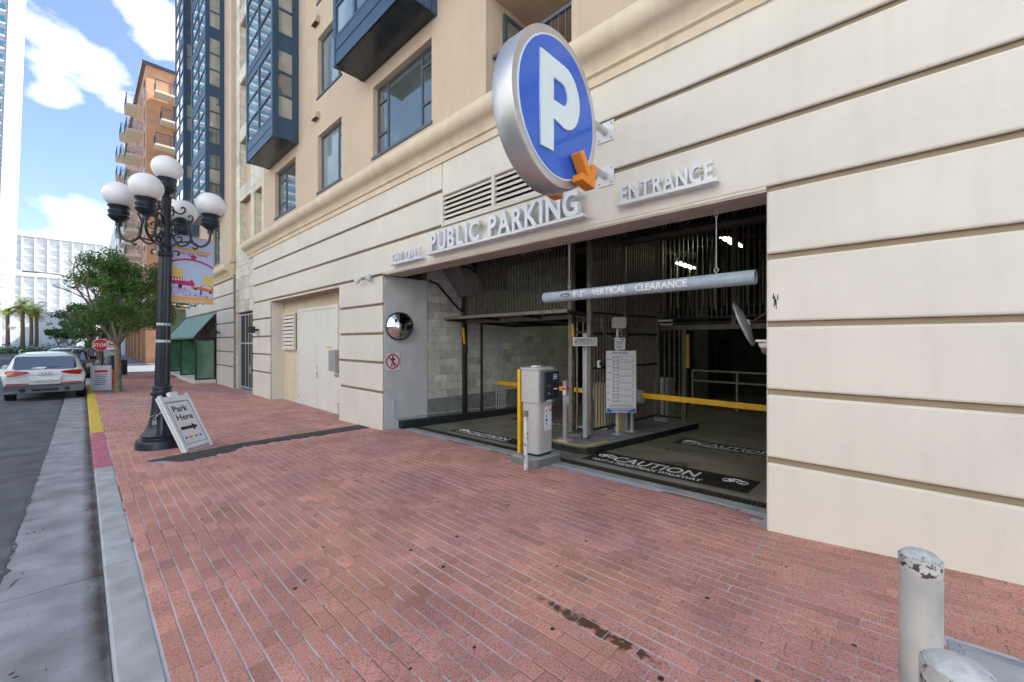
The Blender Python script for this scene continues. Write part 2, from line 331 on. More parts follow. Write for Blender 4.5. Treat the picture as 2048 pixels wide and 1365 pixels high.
# ================================================================= GROUND
def strip(name,xs,ys,zf,m,dz=0):
    b=MB(); nx=len(xs)
    vs=[(x,y,zf(x,y)+dz) for y in ys for x in xs]
    fs=[(j*nx+i,j*nx+i+1,(j+1)*nx+i+1,(j+1)*nx+i) for j in range(len(ys)-1) for i in range(nx-1)]
    b.add(vs,fs); return struct(b.build(name,m))
def rng(a,b,n): return [a+(b-a)*i/n for i in range(n+1)]
ysn=rng(-8,34.5,99)
far=MB(); far.quad((-700,-700,-.5),(700,-700,-.5),(700,1200,-.5),(-700,1200,-.5)); struct(far.build('ground','soil'))
strip('road',[-9.2,-.46],rng(-30,170,200),lambda x,y:roadz(y)+.03*min(1,(-.46-x)/3),'asphalt')
cs=MB(); cs.box(-.46,60,34.6,47.6,-.6,-.262); cs.box(-60,-9.2,34.6,47.6,-.6,-.262); struct(cs.build('cross_street','asphalt'))
fp=MB(); fp.box(-13,-9.4,-30,34,-.6,-.10); fp.box(-13,-9.4,48,160,-.6,-.10); fp.box(-9.4,-9.2,-30,34,-.6,-.10); struct(fp.build('opposite_pavement','gutter'))
# gutter: cast slabs with joints
gut=struct(MB().box(-.46,.12,-30,34.6,-.7,-.45).build('gutter','gutter'))
jn=[-2.2,-.75,.95,2.95,4.85,6.9,8.9,11.6,14.4,17.3,20.2,23.2,26.3,29.5,34.6]
for a,b_ in zip(jn,jn[1:]):
    mb=MB(); n=4; 
    for i in range(n):
        y0=a+.006+(b_-a-.012)*i/n; y1=a+.006+(b_-a-.012)*(i+1)/n
        z0,z1=roadz(y0)+.002,roadz(y1)+.002
        mb.add([(-.455,y0,z0),(.118,y0,z0-.012),(-.455,y1,z1),(.118,y1,z1-.012),(-.455,y0,-.46),(.118,y0,-.46),(-.455,y1,-.46),(.118,y1,-.46)],[(0,1,3,2),(0,2,6,4),(1,5,7,3)]+([(0,4,5,1)] if i==0 else [])+([(2,3,7,6)] if i==n-1 else []))
    mb.build('gutter_slab','gutter',gut)
kb=struct(MB().box(.125,.32,-30,34.6,-.7,-.40).build('kerb','kerb'))
kj=[(-3,-.75,'kerb'),(-.75,1.25,'kerb'),(1.25,2.95,'kerb'),(2.95,4.85,'kerb'),(4.85,6.9,'kerb'),(6.9,8.85,'kerb'),(8.85,12.4,'kmag'),(12.4,15.5,'kyel'),(15.5,19,'kyel'),(19,23,'kyel'),(23,27,'kyel'),(27,34.6,'kerb')]
for a,b_,m in kj:
    mb=MB(); n=3; vs=[];prof=[(.10,-1),(.124,0),(.138,1),(.318,1),(.318,-1)]
    for i in range(n+1):
        y=a+.005+(b_-a-.01)*i/n
        for x,k in prof:
            z=-.5 if k==-1 else gz(.3,y)+.003-(.014 if k==0 else 0)
            vs.append((x,y,z))
    q=len(prof); fs=[(i*q+j,i*q+j+1,(i+1)*q+j+1,(i+1)*q+j) for i in range(n) for j in range(q-1)]+[tuple(range(q)),tuple(n*q+j for j in range(q))]
    mb.add(vs,fs); o=mb.build('kerb_segment',m,kb)
    if m!='kerb': o['label']={'kmag':'kerb length painted faded magenta','kyel':'kerb length painted chipped yellow'}[m]
# brick pavement
pave=strip('brick_pavement',rng(.32,5.11,8),ysn,lambda x,y:gz(x,y),'joint',-.004)
def clip_ok(x0,x1,y0,y1):
    for (a,b_,c,d) in ((4.80,5.30,4.07,4.44),(2.75,3.55,-.85,-.25),(.65,1.15,22.0,23.1)):
        if x1>a and x0<b_ and y1>c and y0<d: return False
    if (x0+x1)/2>4.66 and not ((.96<y0 and y1<8.44) or (10.72<y0 and y1<16.43)): return False
    # asphalt trench patch
    cx,cy=(x0+x1)/2,(y0+y1)/2
    if .75<cx<4.6:
        lo=pw(cx,[(.75,8.62),(1.24,8.36),(1.9,8.72),(2.2,8.86),(4.6,8.92)]); hi=pw(cx,[(.75,8.85),(1.3,9.0),(2.0,9.2),(4.6,9.52)])
        if lo<cy<hi: return False
    return True
rb=random.Random(3); P=.1065; L=.212; x=.335; row=0; bricks=[]
ph_c,ph_s=.68828,.72544
while x+P<5.1:
    y=-1.3+(0 if row%2 else L/2)+rb.uniform(-.012,.012)
    while y<30:
        g=.0038+rb.random()*.0014
        x0,x1,y0,y1=x+g,x+P-g,y+g*.55,y+L-g*.55
        if clip_ok(x0,x1,y0,y1): bricks.append((x0,x1,y0,y1))
        y+=L
    x+=P; row+=1
def brickgeo(b,x0,x1,y0,y1):
    e=.004; dz=rb.uniform(-.0012,.0012); tx=rb.uniform(-.0008,.0008)
    def z(x_,y_,k): return gz(x_,y_)+dz+tx*(1 if x_>x0 else -1)-k
    o=[(x0,y0),(x1,y0),(x1,y1),(x0,y1)]; i=[(x0+e,y0+e),(x1-e,y0+e),(x1-e,y1-e),(x0+e,y1-e)]
    vs=[(a,c,z(a,c,0)) for a,c in i]+[(a,c,z(a,c,.003)) for a,c in o]+[(a,c,z(a,c,.02)) for a,c in o]
    b.add(vs,[(0,1,2,3)]+[(k,4+k,4+(k+1)%4,(k+1)%4) for k in range(4)]+[(4+k,8+k,8+(k+1)%4,4+(k+1)%4) for k in range(4)])
def imgsize(q):
    cx,cy=(q[0]+q[1])/2,(q[2]+q[3])/2; zc=cx*ph_s+cy*ph_c
    if zc<.8: return -1
    u=815*(cx*ph_c-cy*ph_s)/zc; v=815*1.87/zc
    if abs(u)>1015 or v>675: return -1
    return 1/zc+abs(u)/9e4
bricks.sort(key=imgsize,reverse=True)
for q in bricks[:298]:
    b=MB(); brickgeo(b,*q); t=rb.gauss(.5,.17); b.tint=t; b.build('brick','brick',pave)
b=MB(); tl=[]
for q in bricks[298:]:
    n0=len(b.f); brickgeo(b,*q); tl+=[rb.gauss(.5,.17)]*(len(b.f)-n0)
b.tint=tl; tag(b.build('bricks','brick',pave),kind='stuff')
far_p=MB(); far_p.box(.33,4.64,30.01,34.5,-.6,-.14); struct(far_p.build('far_pavement','brick'))
fp2=MB(); fp2.box(.1,3.9,48.2,170,-.6,-.12); fp2.box(3.9,60,47.8,48.6,-.6,-.12); struct(fp2.build('pavement_beyond_crossing','gutter'))
# asphalt trench patch across the pavement
b=MB(); xs=rng(.72,4.6,60); vs=[]; r2=random.Random(5)
for X in xs:
    lo=pw(X,[(.75,8.72),(1.24,8.33),(1.9,8.66),(2.0,8.84),(4.6,8.92)])+(r2.choice((-.05,0,.05)) if X<3.6 else 0); hi=pw(X,[(.75,8.82),(1.3,9.0),(2.0,9.2),(4.6,9.52)])+r2.uniform(-.015,.015)
    for Y,k in ((lo,0),(lo+.02,.010),(hi-.02,.010),(hi,0)): vs.append((X,Y,gz(X,Y)+k))
b.add(vs,[(i*4+j,(i+1)*4+j,(i+1)*4+j+1,i*4+j+1) for i in range(len(xs)-1) for j in range(3)])
struct(b.build('asphalt_patch','patch'))
# broken edge between asphalt and gutter
b=MB(); r4=random.Random(8); ys_=[-1+.09*i for i in range(330)]; vs=[]
for y in ys_:
    c=-.462+r4.gauss(0,.012); w=abs(r4.gauss(.010,.008))+.004; vs+=[(c-w,y,roadz(y)+.0065),(c+w*.8,y,roadz(y)+.0065)]
b.add(vs,[(2*i,2*i+1,2*i+3,2*i+2) for i in range(len(ys_)-1)]); struct(b.build('asphalt_crack','black'))
b=MB()
for (x,y,dx,dy,n) in ((-1.6,3.2,.05,.09,30),(-2.4,8,.09,.03,26),(-1.0,7,-.04,.09,34),(-2.6,15,.08,.05,20)):
    vs=[]
    for i in range(n):
        x+=dx*r4.uniform(.3,1.4)+r4.gauss(0,.03); y+=dy*r4.uniform(.3,1.4)+r4.gauss(0,.03); w=.004+.004*r4.random(); z=roadz(y)+.03*min(1,max(0,(-.46-x)/3))+.004; vs+=[(x-w,y,z),(x+w,y+w,z)]
    b.add(vs,[(2*i,2*i+1,2*i+3,2*i+2) for i in range(n-1)])
struct(b.build('road_cracks','black'))
# concrete strip, drain and garage slab
strip('driveway_concrete',[5.11,5.34],rng(.95,8.45,20),lambda x,y:gz(x,y),'concrete')
strip('grout_line',[5.095,5.12],rng(.96,8.44,20),lambda x,y:gz(x,y)+.004,'poster')
strip('garage_floor',[5.50,8,12,20],rng(-4,8.45,20)+[12,16],lambda x,y:gz(x,y),'gfloor')
dr=MB()
strip('drain_pit',[5.33,5.52],rng(.95,8.45,20),lambda x,y:gz(x,y)-.12,'black')
g=thing('trench_drain','long rusty trench drain grate across the driveway mouth','drain',(5.42,4.7,-.08))
for xa in (5.335,5.495):
    b=MB(); 
    for a,c in zip(rng(.95,8.45,20),rng(.95,8.45,20)[1:]): b.add([(xx,yy,gz(5.4,yy)+zz) for yy in (a,c) for xx in (xa-.012,xa+.012) for zz in (-.1,.003)],[(0,1,3,2),(1,5,7,3),(4,6,7,5),(0,4,5,1),(2,3,7,6)])
    b.build('frame','rust',g)
yy=.98; k=0; allb=MB()
while yy<8.42:
    z=gz(5.4,yy)+.001
    t=MB() if k<140 else allb
    t.box(5.347,5.483,yy,yy+.030,z-.02,z)
    if k<140: t.build('bar','rust',g)
    yy+=.052; k+=1
# meter box lid near the bollards
b=MB(); mb_=thing('meter_box','cement utility lid sunk in the bricks behind the bollards','utility cover',(3.1,-.5,.07))
def gbox(b,x0,x1,y0,y1,t0,t1):
    b.add([(x,y,gz(x,y)+t) for x in (x0,x1) for y in (y0,y1) for t in (t0,t1)],[(0,1,3,2),(4,6,7,5),(0,4,5,1),(2,3,7,6),(0,2,6,4),(1,5,7,3)]); return b
for a in ((2.70,3.60,-.86,-.81),(2.70,3.60,-.26,-.21),(2.70,2.75,-.808,-.262),(3.55,3.60,-.808,-.262)): gbox(b,*a,-.03,.006)
b.build('rim','gutter',mb_,.006); gbox(MB(),2.76,3.54,-.80,-.27,-.03,.002).build('lid','kerb',mb_,.006)
# ================================================================= PARKING BUILDING
B=thing('parking_building','cream and tan parking and apartment building with blue bays over a wide garage entrance','building',(4.65,8,0))
WX=4.65; RX=4.70; ZT=5.24
def wholes(b,y0,y1,z0,z1,holes,x0,x1):
    ys=sorted({y0,y1,*[q for h in holes for q in h[:2] if y0<q<y1]})
    for a,c in zip(ys,ys[1:]):
        m=(a+c)/2; hs=sorted([(h[2],h[3]) for h in holes if h[0]<m<h[1]]); z=z0
        for h0,h1 in hs:
            if h0>z: b.box(x0,x1,a,c,z,h0)
            z=max(z,h1)
        if z<z1: b.box(x0,x1,a,c,z,z1)
    return b
OP=(.95,8.45,-1,3.36); DR=(10.70,16.45,-1,3.28); GA=(18.72,21.4,-1,3.10)
base=wholes(MB(),-12,18.62,-.8,5.35,[OP,DR],RX,5.08)
base.build('base_wall','groove',B)
courses=[-.8,.70,1.37,2.035,2.70,3.37,4.03,4.695,ZT]; GV=.028
def panel(y0,y1,z0,z1,x=WX):
    b=MB(); b.box(x,RX-.001,y0,y1,z0,z1); return b.build('wall_panel','stucco',B,.022,segs=2)
for i,(a,c) in enumerate(zip(courses,courses[1:])):
    z0=a+GV if i else a; z1=c-GV if i<len(courses)-2 else c
    if i<5:
        segs=[(-12,-6),(-5.99,.95),(8.45,10.70),(16.45,18.62)] if i<4 else [(-12,-6),(-5.99,.95),(8.45,10.70),(16.45,18.62)]
        for s0,s1 in segs: panel(s0,s1,z0,z1)
    elif i==6: # louvre opening 3.3..6.22
        for s0,s1 in ((-12,3.32),(6.24,18.62)): panel(s0,s1,z0,z1)
        panel(3.34,6.22,4.60,ZT)
    else:
        if i==5:
            panel(-12,18.62,z0,z1)
        else: panel(-12,3.32,z0,z1); panel(6.24,18.62,z0,z1)
# header strip just over the opening keeps the flush face
panel(.95,8.45,3.365,3.40); panel(10.70,16.45,3.285,3.34)
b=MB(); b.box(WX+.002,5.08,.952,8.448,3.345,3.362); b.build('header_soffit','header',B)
# pier inner face paint (entrance side of the left pier) and right jamb
b=MB(); b.box(WX+.053,5.86,8.44,8.62,-.8,3.355); b.build('painted_pier_face','pier',B,.008)
b=MB(); b.box(WX+.053,5.9,.6,.957,-.8,3.355); b.build('right_jamb','stucco',B,.006)
# cornice: bullnose over two fascias, as one swept profile
def cornice(y0,y1,zt,out,name='cornice'):
    pr=[(RX+.02,zt-.62),(WX-.03,zt-.62),(WX-.05,zt-.52),(WX-.09,zt-.50),(WX-.10,zt-.44),(WX-.12,zt-.42)]
    cx,cz,r=WX-out+.17,zt-.18,.17
    pr+=[(cx+.02,zt-.385)]
    for k in range(13):
        t=math.radians(-100-160*k/12); pr.append((cx+r*math.cos(t),cz+r*math.sin(t)))
    pr+=[(RX+.02,zt-.005)]
    b=MB(); b.prism([(x,z) for x,z in pr],((0,y0,0),(1,0,0),(0,0,1)),(0,y1-y0,0)); return b.build(name,'cornice',B,smooth=True)
cornice(-12,19.15,5.83,.32)
cornice(21.75,33.9,5.36,.34)
# upper wall with window openings
SILL=5.62; FL=2.72
wins=[]  # (y0,y1,z0,z1,kind)
for n in range(9):
    z0=6.13+FL*n; z1=z0+1.62 if n==0 else z0+1.70
    wins.append((10.55,12.12,z0,z1,'w2',n))
wins+= [(6.56,8.88,6.13,7.76,'w1',0),(13.88,15.9,6.16,7.74,'w3',0),(-1.6,.4,6.13,7.76,'w1',0),(24.2,25.9,5.75,7.6,'w3',0),(28.2,29.0,5.75,7.6,'w3',0)]
holes=[w[:4] for w in wins]+[(3.28,5.02,5.75,7.72)]+[(3.28,5.02,8.2+FL*n,10.3+FL*n) for n in range(7)]
wholes(MB(),-12,17.15,5.3,29.5,holes,WX+.003,4.98).build('upper_wall','tan',B)
wholes(MB(),21.62,33.8,4.85,29.5,holes,WX+.003,4.98).build('upper_wall','tan',B)
# shallow vertical pilaster strips beside the bays
for y in (21.5,): MB().box(WX-.10,WX+.2,y,y+.5,5.4,29.5).build('pilaster','tan',B,.01)
# vertical joint recess near the window column
MB().box(4.70,24,-12,33.9,29.5,30.4).build('roof_parapet','tan',B)
mass=MB(); mass.box(6.6,24,-12,33.8,5.6,29.5); mass.box(4.99,6.6,-12,3.0,5.6,29.5); mass.box(4.99,6.6,5.3,33.8,5.6,29.5); mass.box(5.6,24,17.3,33.8,-1,5.6); mass.box(5.1,24,-12,-4.2,-1,5.6); mass.build('rear_block','tan',B)
rw=random.Random(11)
def window(y0,y1,z0,z1,cols,rows=None,gl=None,x=4.80):
    b=MB(); fw=.05
    for a in ((y0,y0+fw,z0,z1),(y1-fw,y1,z0,z1),(y0+fw,y1-fw,z0,z0+fw),(y0+fw,y1-fw,z1-fw,z1)): b.box(x-.035,x+.03,*a)
    ye=[y0]+[y0+(y1-y0)*c for c in cols]+[y1]
    for ym in ye[1:-1]: b.box(x-.03,x+.028,ym-.03,ym+.03,z0+fw,z1-fw)
    cells=[]
    for k,(a,c) in enumerate(zip(ye,ye[1:])):
        rs=(rows or {}).get(k,[]); ze=[z0]+[z0+(z1-z0)*r for r in rs]+[z1]
        for zm in ze[1:-1]: b.box(x-.03,x+.028,a+.03,c-.03,zm-.025,zm+.025)
        cells+=[(a+.04,c-.04,p+.03,q-.03) for p,q in zip(ze,ze[1:])]
    w=b.build('window','winframe',B,.006,segs=1)
    for a,c,p,q in cells: MB().box(x-.004,x+.008,a,c,p,q).build('pane',gl or rw.choice(['glassA','glassC','glassA','glassB']),w)
    s_=MB().box(WX-.025,4.98,y0-.03,y1+.03,z0-.06,z0-.002).build('window_sill','winframe',B)
    # painted lintel reveal above
    MB().box(4.92,5.3,y0-.2,y1+.2,z0-.2,z1+.2).build('window_recess','glassD',w)
    return w
for y0,y1,z0,z1,k,n in wins:
    if k=='w1': window(y0,y1,z0,z1,[.22,.80],{0:[.33,.80],2:[.33,.78]},'glassA' if n==0 else None)
    elif k=='w2': window(y0,y1,z0,z1,[.28],{0:[.30,.80]},'glassC' if n==0 else None)
    else: window(y0,y1,z0,z1,[.62],{1:[.3,.78]},'glassA')
# vents
for n in range(1,7):
    b=MB(); z=8.22+FL*(n-1)+.0; b.prism([(0,0),(-.13,0),(-.10,.16),(0,.19)],((WX,11.95,z),(1,0,0),(0,0,1)),(0,.34,0)); b.build('vent_hood','tan',B)
    MB().box(WX-.118,WX-.02,11.98,12.26,z-.006,z-.001).build('vent_grille','black',B)
# balcony recess over the sign
for n in range(0,7):
    z0=5.75 if n==0 else 8.2+FL*(n-1); z1=7.72 if n==0 else z0+2.1
    b=MB(); b.box(4.98,6.6,5.02,5.08,z0,z1); b.box(4.98,6.6,3.22,3.28,z0,z1); b.box(6.55,6.6,3.28,5.02,z0,z1); b.box(4.98,6.6,3.22,5.08,z1,z1+.05); b.box(4.98,6.6,3.22,5.08,z0-.05,z0); b.build('balcony_recess','tan',B)
    w=MB(); x=5.02
    for a in ((5.05,6.45,z0+.02,z0+.09),(5.05,6.45,z1-.22,z1-.15),(5.05,5.13,z0+.09,z1-.22),(5.72,5.79,z0+.09,z1-.22),(6.38,6.45,z0+.09,z1-.22),(5.13,5.72,z0+1.15,z0+1.21)): w.box(a[0],a[1],4.965,5.018,a[2],a[3])
    w=w.build('window','winframe',B)
    for a in ((5.13,5.72,z0+.09,z0+1.15),(5.13,5.72,z0+1.21,z1-.22),(5.79,6.38,z0+.09,z1-.22)): MB().box(a[0],a[1],4.985,4.995,a[2],a[3]).build('pane','glassB',w)
    r=MB(); zt=z0+.92; r.box(4.80,4.85,3.29,5.01,zt,zt+.05); r.box(4.81,4.84,3.29,5.01,z0+.08,z0+.11)
    for k in range(13): r.box(4.815,4.835,3.36+k*.13,3.375+k*.13,z0+.11,zt)
    r.build('balcony_railing','winframe',B)
# projecting blue bays
def bay(y0,y1,z0,n,nc,fx=3.91):
    zt=z0+.0; top=29.3
    bay_=MB(); bay_.box(fx+.05,WX+.002,y0+.05,y1-.05,z0+.06,top); bay_=bay_.build('bay_window','blue',B,.01)
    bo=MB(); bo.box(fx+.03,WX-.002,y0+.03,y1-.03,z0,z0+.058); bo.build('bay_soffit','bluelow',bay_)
    fr=MB(); SP=.62
    # corner posts
    for ya in (y0,y1-.12): fr.box(fx,fx+.12,ya,ya+.12,z0-.01,top)
    for ya in (y0,y1-.05): fr.box(WX-.13,WX+.001,ya,ya+.05,z0-.01,top)
    fr2=MB()
    z=z0; st=0
    while z<top-1:
        a=z+(SP if st==0 else SP*.72); zt_=z+FL if st else z+FL; 
        # spandrel panels
        fr.box(fx+.012,fx+.05,y0+.12,y1-.12,z if st==0 else z,a); 
        for ya,yb in ((y0+.012,y0+.05),(y1-.05,y1-.012)): fr.box(fx+.12,WX-.13,ya,yb,z,a)
        MB().box(fx+.002,fx+.012,y0+.12,y1-.12,z+(a-z)*.5-.012,z+(a-z)*.5+.002).build('spandrel_joint','black',bay_)
        b_=z+FL-.02; rows=3; hh=(b_-a)/rows; cw=(y1-y0-.24)/nc
        for r in range(rows+1):
            zz=a+hh*r
            if r<rows+1: fr.box(fx+.006,fx+.05,y0+.12,y1-.12,zz-.03,zz+.03)
            for ya,yb in ((y0+.006,y0+.05),(y1-.05,y1-.006)): fr.box(fx+.12,WX-.13,ya,yb,zz-.03,zz+.03)
        for c in range(nc+1):
            yy_=y0+.12+cw*c; w_=.035 if c in (0,nc) else .05
            fr.box(fx+.004,fx+.048,max(y0+.12,yy_-w_),min(y1-.12,yy_+w_),a+.03,b_-.03)
        for xa in (fx+.12,WX-.13-.05):
            fr.box(xa,xa+.05,y0+.008,y0+.05,a+.03,b_-.03)
        for r in range(rows):
            for c in range(nc):
                ya=y0+.12+cw*c+.05; yb=y0+.12+cw*(c+1)-.05
                MB().box(fx+.034,fx+.046,ya,yb,a+hh*r+.03,a+hh*(r+1)-.03).build('pane',rw.choice(['glassA','glassC','glassA']),bay_)
            MB().box(fx+.17,WX-.18,y0+.034,y0+.046,a+hh*r+.03,a+hh*(r+1)-.03).build('pane',rw.choice(['glassB','glassA','glassB']),bay_)
        z+=FL; st+=1
    fr.build('bay_frame','blue',bay_); 
    return bay_
bay(6.37,9.31,8.08,8,3)
b2=bay(13.6,16.45,8.05,8,2)
b3=bay(23.3,26.75,7.95,8,2)
bay(29.3,32.2,7.95,8,2)
# open casement on the third bay
cs_=MB(); T=Matrix.Translation((4.47,23.30,0))@Matrix.Rotation(math.radians(-28),4,'Z'); cs_.T=T
for a in ((-.42,-.38,13.0,13.75),(-.04,0,13.0,13.75),(-.38,-.04,13.0,13.04),(-.38,-.04,13.71,13.75)): cs_.box(a[0],a[1],-.04,0,a[2],a[3])
cs_.build('open_casement','winframe',b3)
# travertine section
stb=MB(); niche=[]
for n in range(9):
    z0=8.45+FL*(n)*.955 - (2.5 if n==0 else 2.5); 
    niche.append((19.25,20.95,5.95+2.58*n,7.95+2.58*n-.0))
nich2=[(17.75,18.75,6.05,7.85)]
stb=wholes(MB(),17.15,21.62,3.1,29.5,niche+nich2,4.78,5.5)
wholes(stb,18.62,21.62,-.8,3.1,[(18.72,21.4,-1,3.10)],4.78,5.5).build('travertine_backing','stonegap',B)
rs=random.Random(4); th,tw=.50,.74; z=3.12; rowi=0; tiles=[]
while z<29:
    y=17.17
    off=0
    while y<21.6:
        y1=min(y+tw,21.6); z1=z+th
        tiles.append([y,y1,z,z1]); y=y1
    z+=th; rowi+=1
out=[]
for (a,c,p,q) in tiles:
    if a<18.6 and q<5.9 and c<19.2: continue
    rects=[(a,c,p,q)]
    for h in niche+nich2:
        nr=[]
        for (a2,c2,p2,q2) in rects:
            if a2<h[1] and c2>h[0] and p2<h[3] and q2>h[2]:
                if a2<h[0]: nr.append((a2,h[0],p2,q2))
                if c2>h[1]: nr.append((h[1],c2,p2,q2))
                m0,m1=max(a2,h[0]),min(c2,h[1])
                if p2<h[2]: nr.append((m0,m1,p2,h[2]))
                if q2>h[3]: nr.append((m0,m1,h[3],q2))
            else: nr.append((a2,c2,p2,q2))
        rects=nr
    out+=[r for r in rects if r[1]-r[0]>.04 and r[3]-r[2]>.04]
for z in rng(-.6,3.1,8)[:-1]:
    out.append((21.42,21.72,z,z+.4625)); out.append((18.55,18.70,z,z+.4625))
rest=MB(); rt=[]
out.sort(key=lambda r:r[2])
for k,(a,c,p,q) in enumerate(out):
    t=MB() if k<230 else rest
    n0=len(t.f); t.box(4.735 if p>3 else 4.77,4.785,a+.006,c-.006,p+.006,q-.006); tn=rs.gauss(.5,.25)
    if k<230: t.tint=tn; t.build('stone_tile','stone',B)
    else: rt+=[tn]*(len(t.f)-n0)
rest.tint=rt; tag(rest.build('stone_tiles','stone',B),kind='stuff')
for h in niche+nich2:   # travertine-lined deep reveals
    nb=MB(); tt=[]
    for i in range(4):
        z0=h[2]+(h[3]-h[2])*i/4; z1=h[2]+(h[3]-h[2])*(i+1)/4
        nb.box(4.79,5.45,h[1]-.02,h[1]+.01,z0+.006,z1-.006); nb.box(4.79,5.45,h[0]-.01,h[0]+.02,z0+.006,z1-.006)
    nb.box(4.79,5.45,h[0],h[1],h[2]-.01,h[2]+.015); nb.box(5.42,5.45,h[0]+.02,h[1]-.02,h[2],h[3]); nb.tint=.5; nb.build('niche_lining','stone',B)
# travertine frame panel around the gate
MB().box(4.74,4.778,18.70,18.76,-.8,3.10).build('gate_jamb','pier',B); MB().box(4.79,5.5,21.25,21.41,-.8,3.10).build('gate_jamb','pier',B)
# second rusticated pier
base2=MB().box(RX,5.5,21.72,33.8,-.8,5.0).build('base_wall','groove',B)
for i,(a,c) in enumerate(zip(courses,courses[1:])):
    z0=a+GV if i else a; z1=min(c-GV,4.9)
    panel(21.74,24.95,z0,z1) if i<5 else panel(21.74,33.85,z0,z1)
# recess behind the white doors
rc=MB(); rc.box(4.704,5.098,16.44,16.6,-.8,3.28); rc.box(4.704,5.098,10.55,10.71,-.8,3.28); rc.box(5.085,6.0,10.7,16.45,3.28,3.4); rc.build('recess_side','stucco',B)
rc=MB(); rc.box(5.10,5.3,10.7,16.45,-.8,3.28); rc.build('recess_back_wall','cornice',B)
# ---- recessed white doors, louvre, gate
for k,(a,c) in enumerate(((11.80,13.27),(13.29,14.76))):
    d=MB().box(5.055,5.095,a,c,-.24,2.84).build('door','doorwhite',B,.006)
    for zh in (0.0,.75,1.5,2.2,2.6):
        yh=a if k==0 else c; MB().cyl((5.05,yh,zh-.05),(5.05,yh,zh+.05),.014,n=6).build('hinge','steel',d)
    if k==0:
        h=MB(); h.cyl((5.04,13.2,.78),(5.04,13.06,.78),.012,n=6); h.box(5.03,5.055,13.16,13.24,.70,.92); h.box(5.03,5.055,13.17,13.23,1.0,1.12); h.build('handle','steel',d)
        MB().box(5.051,5.0545,12.10,12.5,1.66,1.70).build('notice_sticker','yellow',d)
MB().box(5.085,5.097,13.268,13.292,-.24,2.84).build('door_gap_shade','black',B)  # black strip stands in for the shade between the door leaves
b=MB(); b.box(5.04,5.098,11.70,11.795,-.24,2.94); b.box(5.04,5.098,14.765,14.86,-.24,2.94); b.box(5.04,5.098,11.795,14.765,2.845,2.94); b.build('door_frame','doorwhite',B,.006)
def louvre(y0,y1,z0,z1,nsl,x,mull=()):
    lb=MB().box(x+.02,x+.045,y0,y1,z0,z1).build('louvre','black',B)
    f=MB(); w=.045
    for a in ((y0,y0+w,z0,z1),(y1-w,y1,z0,z1),(y0+w,y1-w,z0,z0+w),(y0+w,y1-w,z1-w,z1)): f.box(x-.06,x+.02,*a)
    for m in mull: f.box(x-.06,x+.018,m-.035,m+.035,z0+w,z1-w)
    f.build('frame','stucco',lb,.005)
    ye=[y0+w]+sum([[m-.035,m+.035] for m in mull],[])+[y1-w]
    for a,c in zip(ye[::2],ye[1::2]):
        for i in range(nsl):
            z=z0+w+(z1-z0-2*w)*(i+.5)/nsl; hh=(z1-z0-2*w)/nsl
            s_=MB(); s_.prism([(-.05,-hh*.42),(-.035,-hh*.42),(.012,hh*.35),(-.003,hh*.35)],((x,a,z),(1,0,0),(0,0,1)),(0,c-a,0)); s_.build('slat','stucco',lb)
louvre(3.35,6.21,4.01,4.62,6,4.68,(4.82,))
louvre(15.10,16.25,1.55,2.83,9,5.05)
# iron gate in the travertine bay
g=thing('iron_gate','dark barred double gate backed with slats between stone and cream wall','gate',(4.86,20.07,-.23))
MB().box(4.95,5.0,18.78,21.24,-.22,3.05).build('backing','black',g)
f=MB()
for y in (18.78,19.6,20.0,20.45,21.20): f.box(4.84,4.89,y,y+.04,-.2,3.05)
f.box(4.84,4.89,18.82,21.2,1.74,1.80); f.box(4.84,4.89,18.82,21.2,-.16,-.1); f.box(4.84,4.89,18.82,21.2,2.98,3.04); f.build('frame','steel',g)
for k in range(26): MB().box(4.85,4.875,18.84+k*.0915,18.865+k*.0915,-.1,2.98).build('bar','darksteel',g)
MB().tube([(4.83,19.55,.85),(4.79,19.55,.85),(4.79,19.55,.55),(4.82,19.55,.5)],.014).build('handle','white',g)
# wall fixtures
def thingm(name,label,cat,loc,parts,group=None):
    t=thing(name,label,cat,loc,group); 
    for p in parts: p(t)
    return t
t=thing('wall_lantern','black box wall light on the cream pier beside the iron gate','wall light',(4.65,17.9,2.29))
MB().box(4.34,4.52,17.72,17.98,2.17,2.42).build('housing','black',t,.01); MB().box(4.52,4.648,17.80,17.90,2.25,2.33).build('bracket','black',t); MB().box(4.37,4.49,17.75,17.95,2.155,2.168).build('lens','poster',t)
t=thing('wall_lantern','black box wall light at the end of the cream wall beside the green awning','wall light',(4.65,24.2,2.29))
MB().box(4.34,4.52,24.1,24.36,2.17,2.42).build('housing','black',t,.01); MB().box(4.52,4.648,24.18,24.28,2.25,2.33).build('bracket','black',t)
t=thing('flood_light','twin headed grey security light on the wall groove by EXIT ONLY','wall light',(4.64,9.0,3.33))
MB().box(4.60,4.645,8.93,9.05,3.28,3.40).build('junction_box','steel',t,.008)
for y,dx in ((9.22,-.10),(8.80,.0)):
    m=MB(); m.tube([(4.62,8.99,3.36),(4.57,(8.99+y)/2,3.38),(4.55,y,3.37)],.012); m.cyl((4.56,y+.02,3.39),(4.50+dx*.4,y+.12*(1 if y>9 else .4),3.27),.035,.075,n=14); m.build('lamp_head','steel',t,smooth=True)
MB().tube([(4.64,8.9,3.37),(4.62,8.6,3.375),(4.64,8.3,3.35),(4.9,8.25,3.335),(5.6,8.3,3.33),(5.7,8.42,3.40)],.010,6).build('conduit','black',t)
t=thing('utility_box','pale blue grey meter box with notice below, on the wall beside the white doors','utility box',(4.95,11.3,1.3))
MB().box(4.80,4.98,11.35,11.75,1.02,1.62).build('cabinet','machs',t,.02); m=MB(); m.box(4.99,5.05,11.3,11.78,.1,.98); m.build('lower_door','doorwhite',t,.006)
text('FULL FDC',(4.985,11.76,.84),(0,-1,0),(0,0,1),.10,.002,'ink',t)
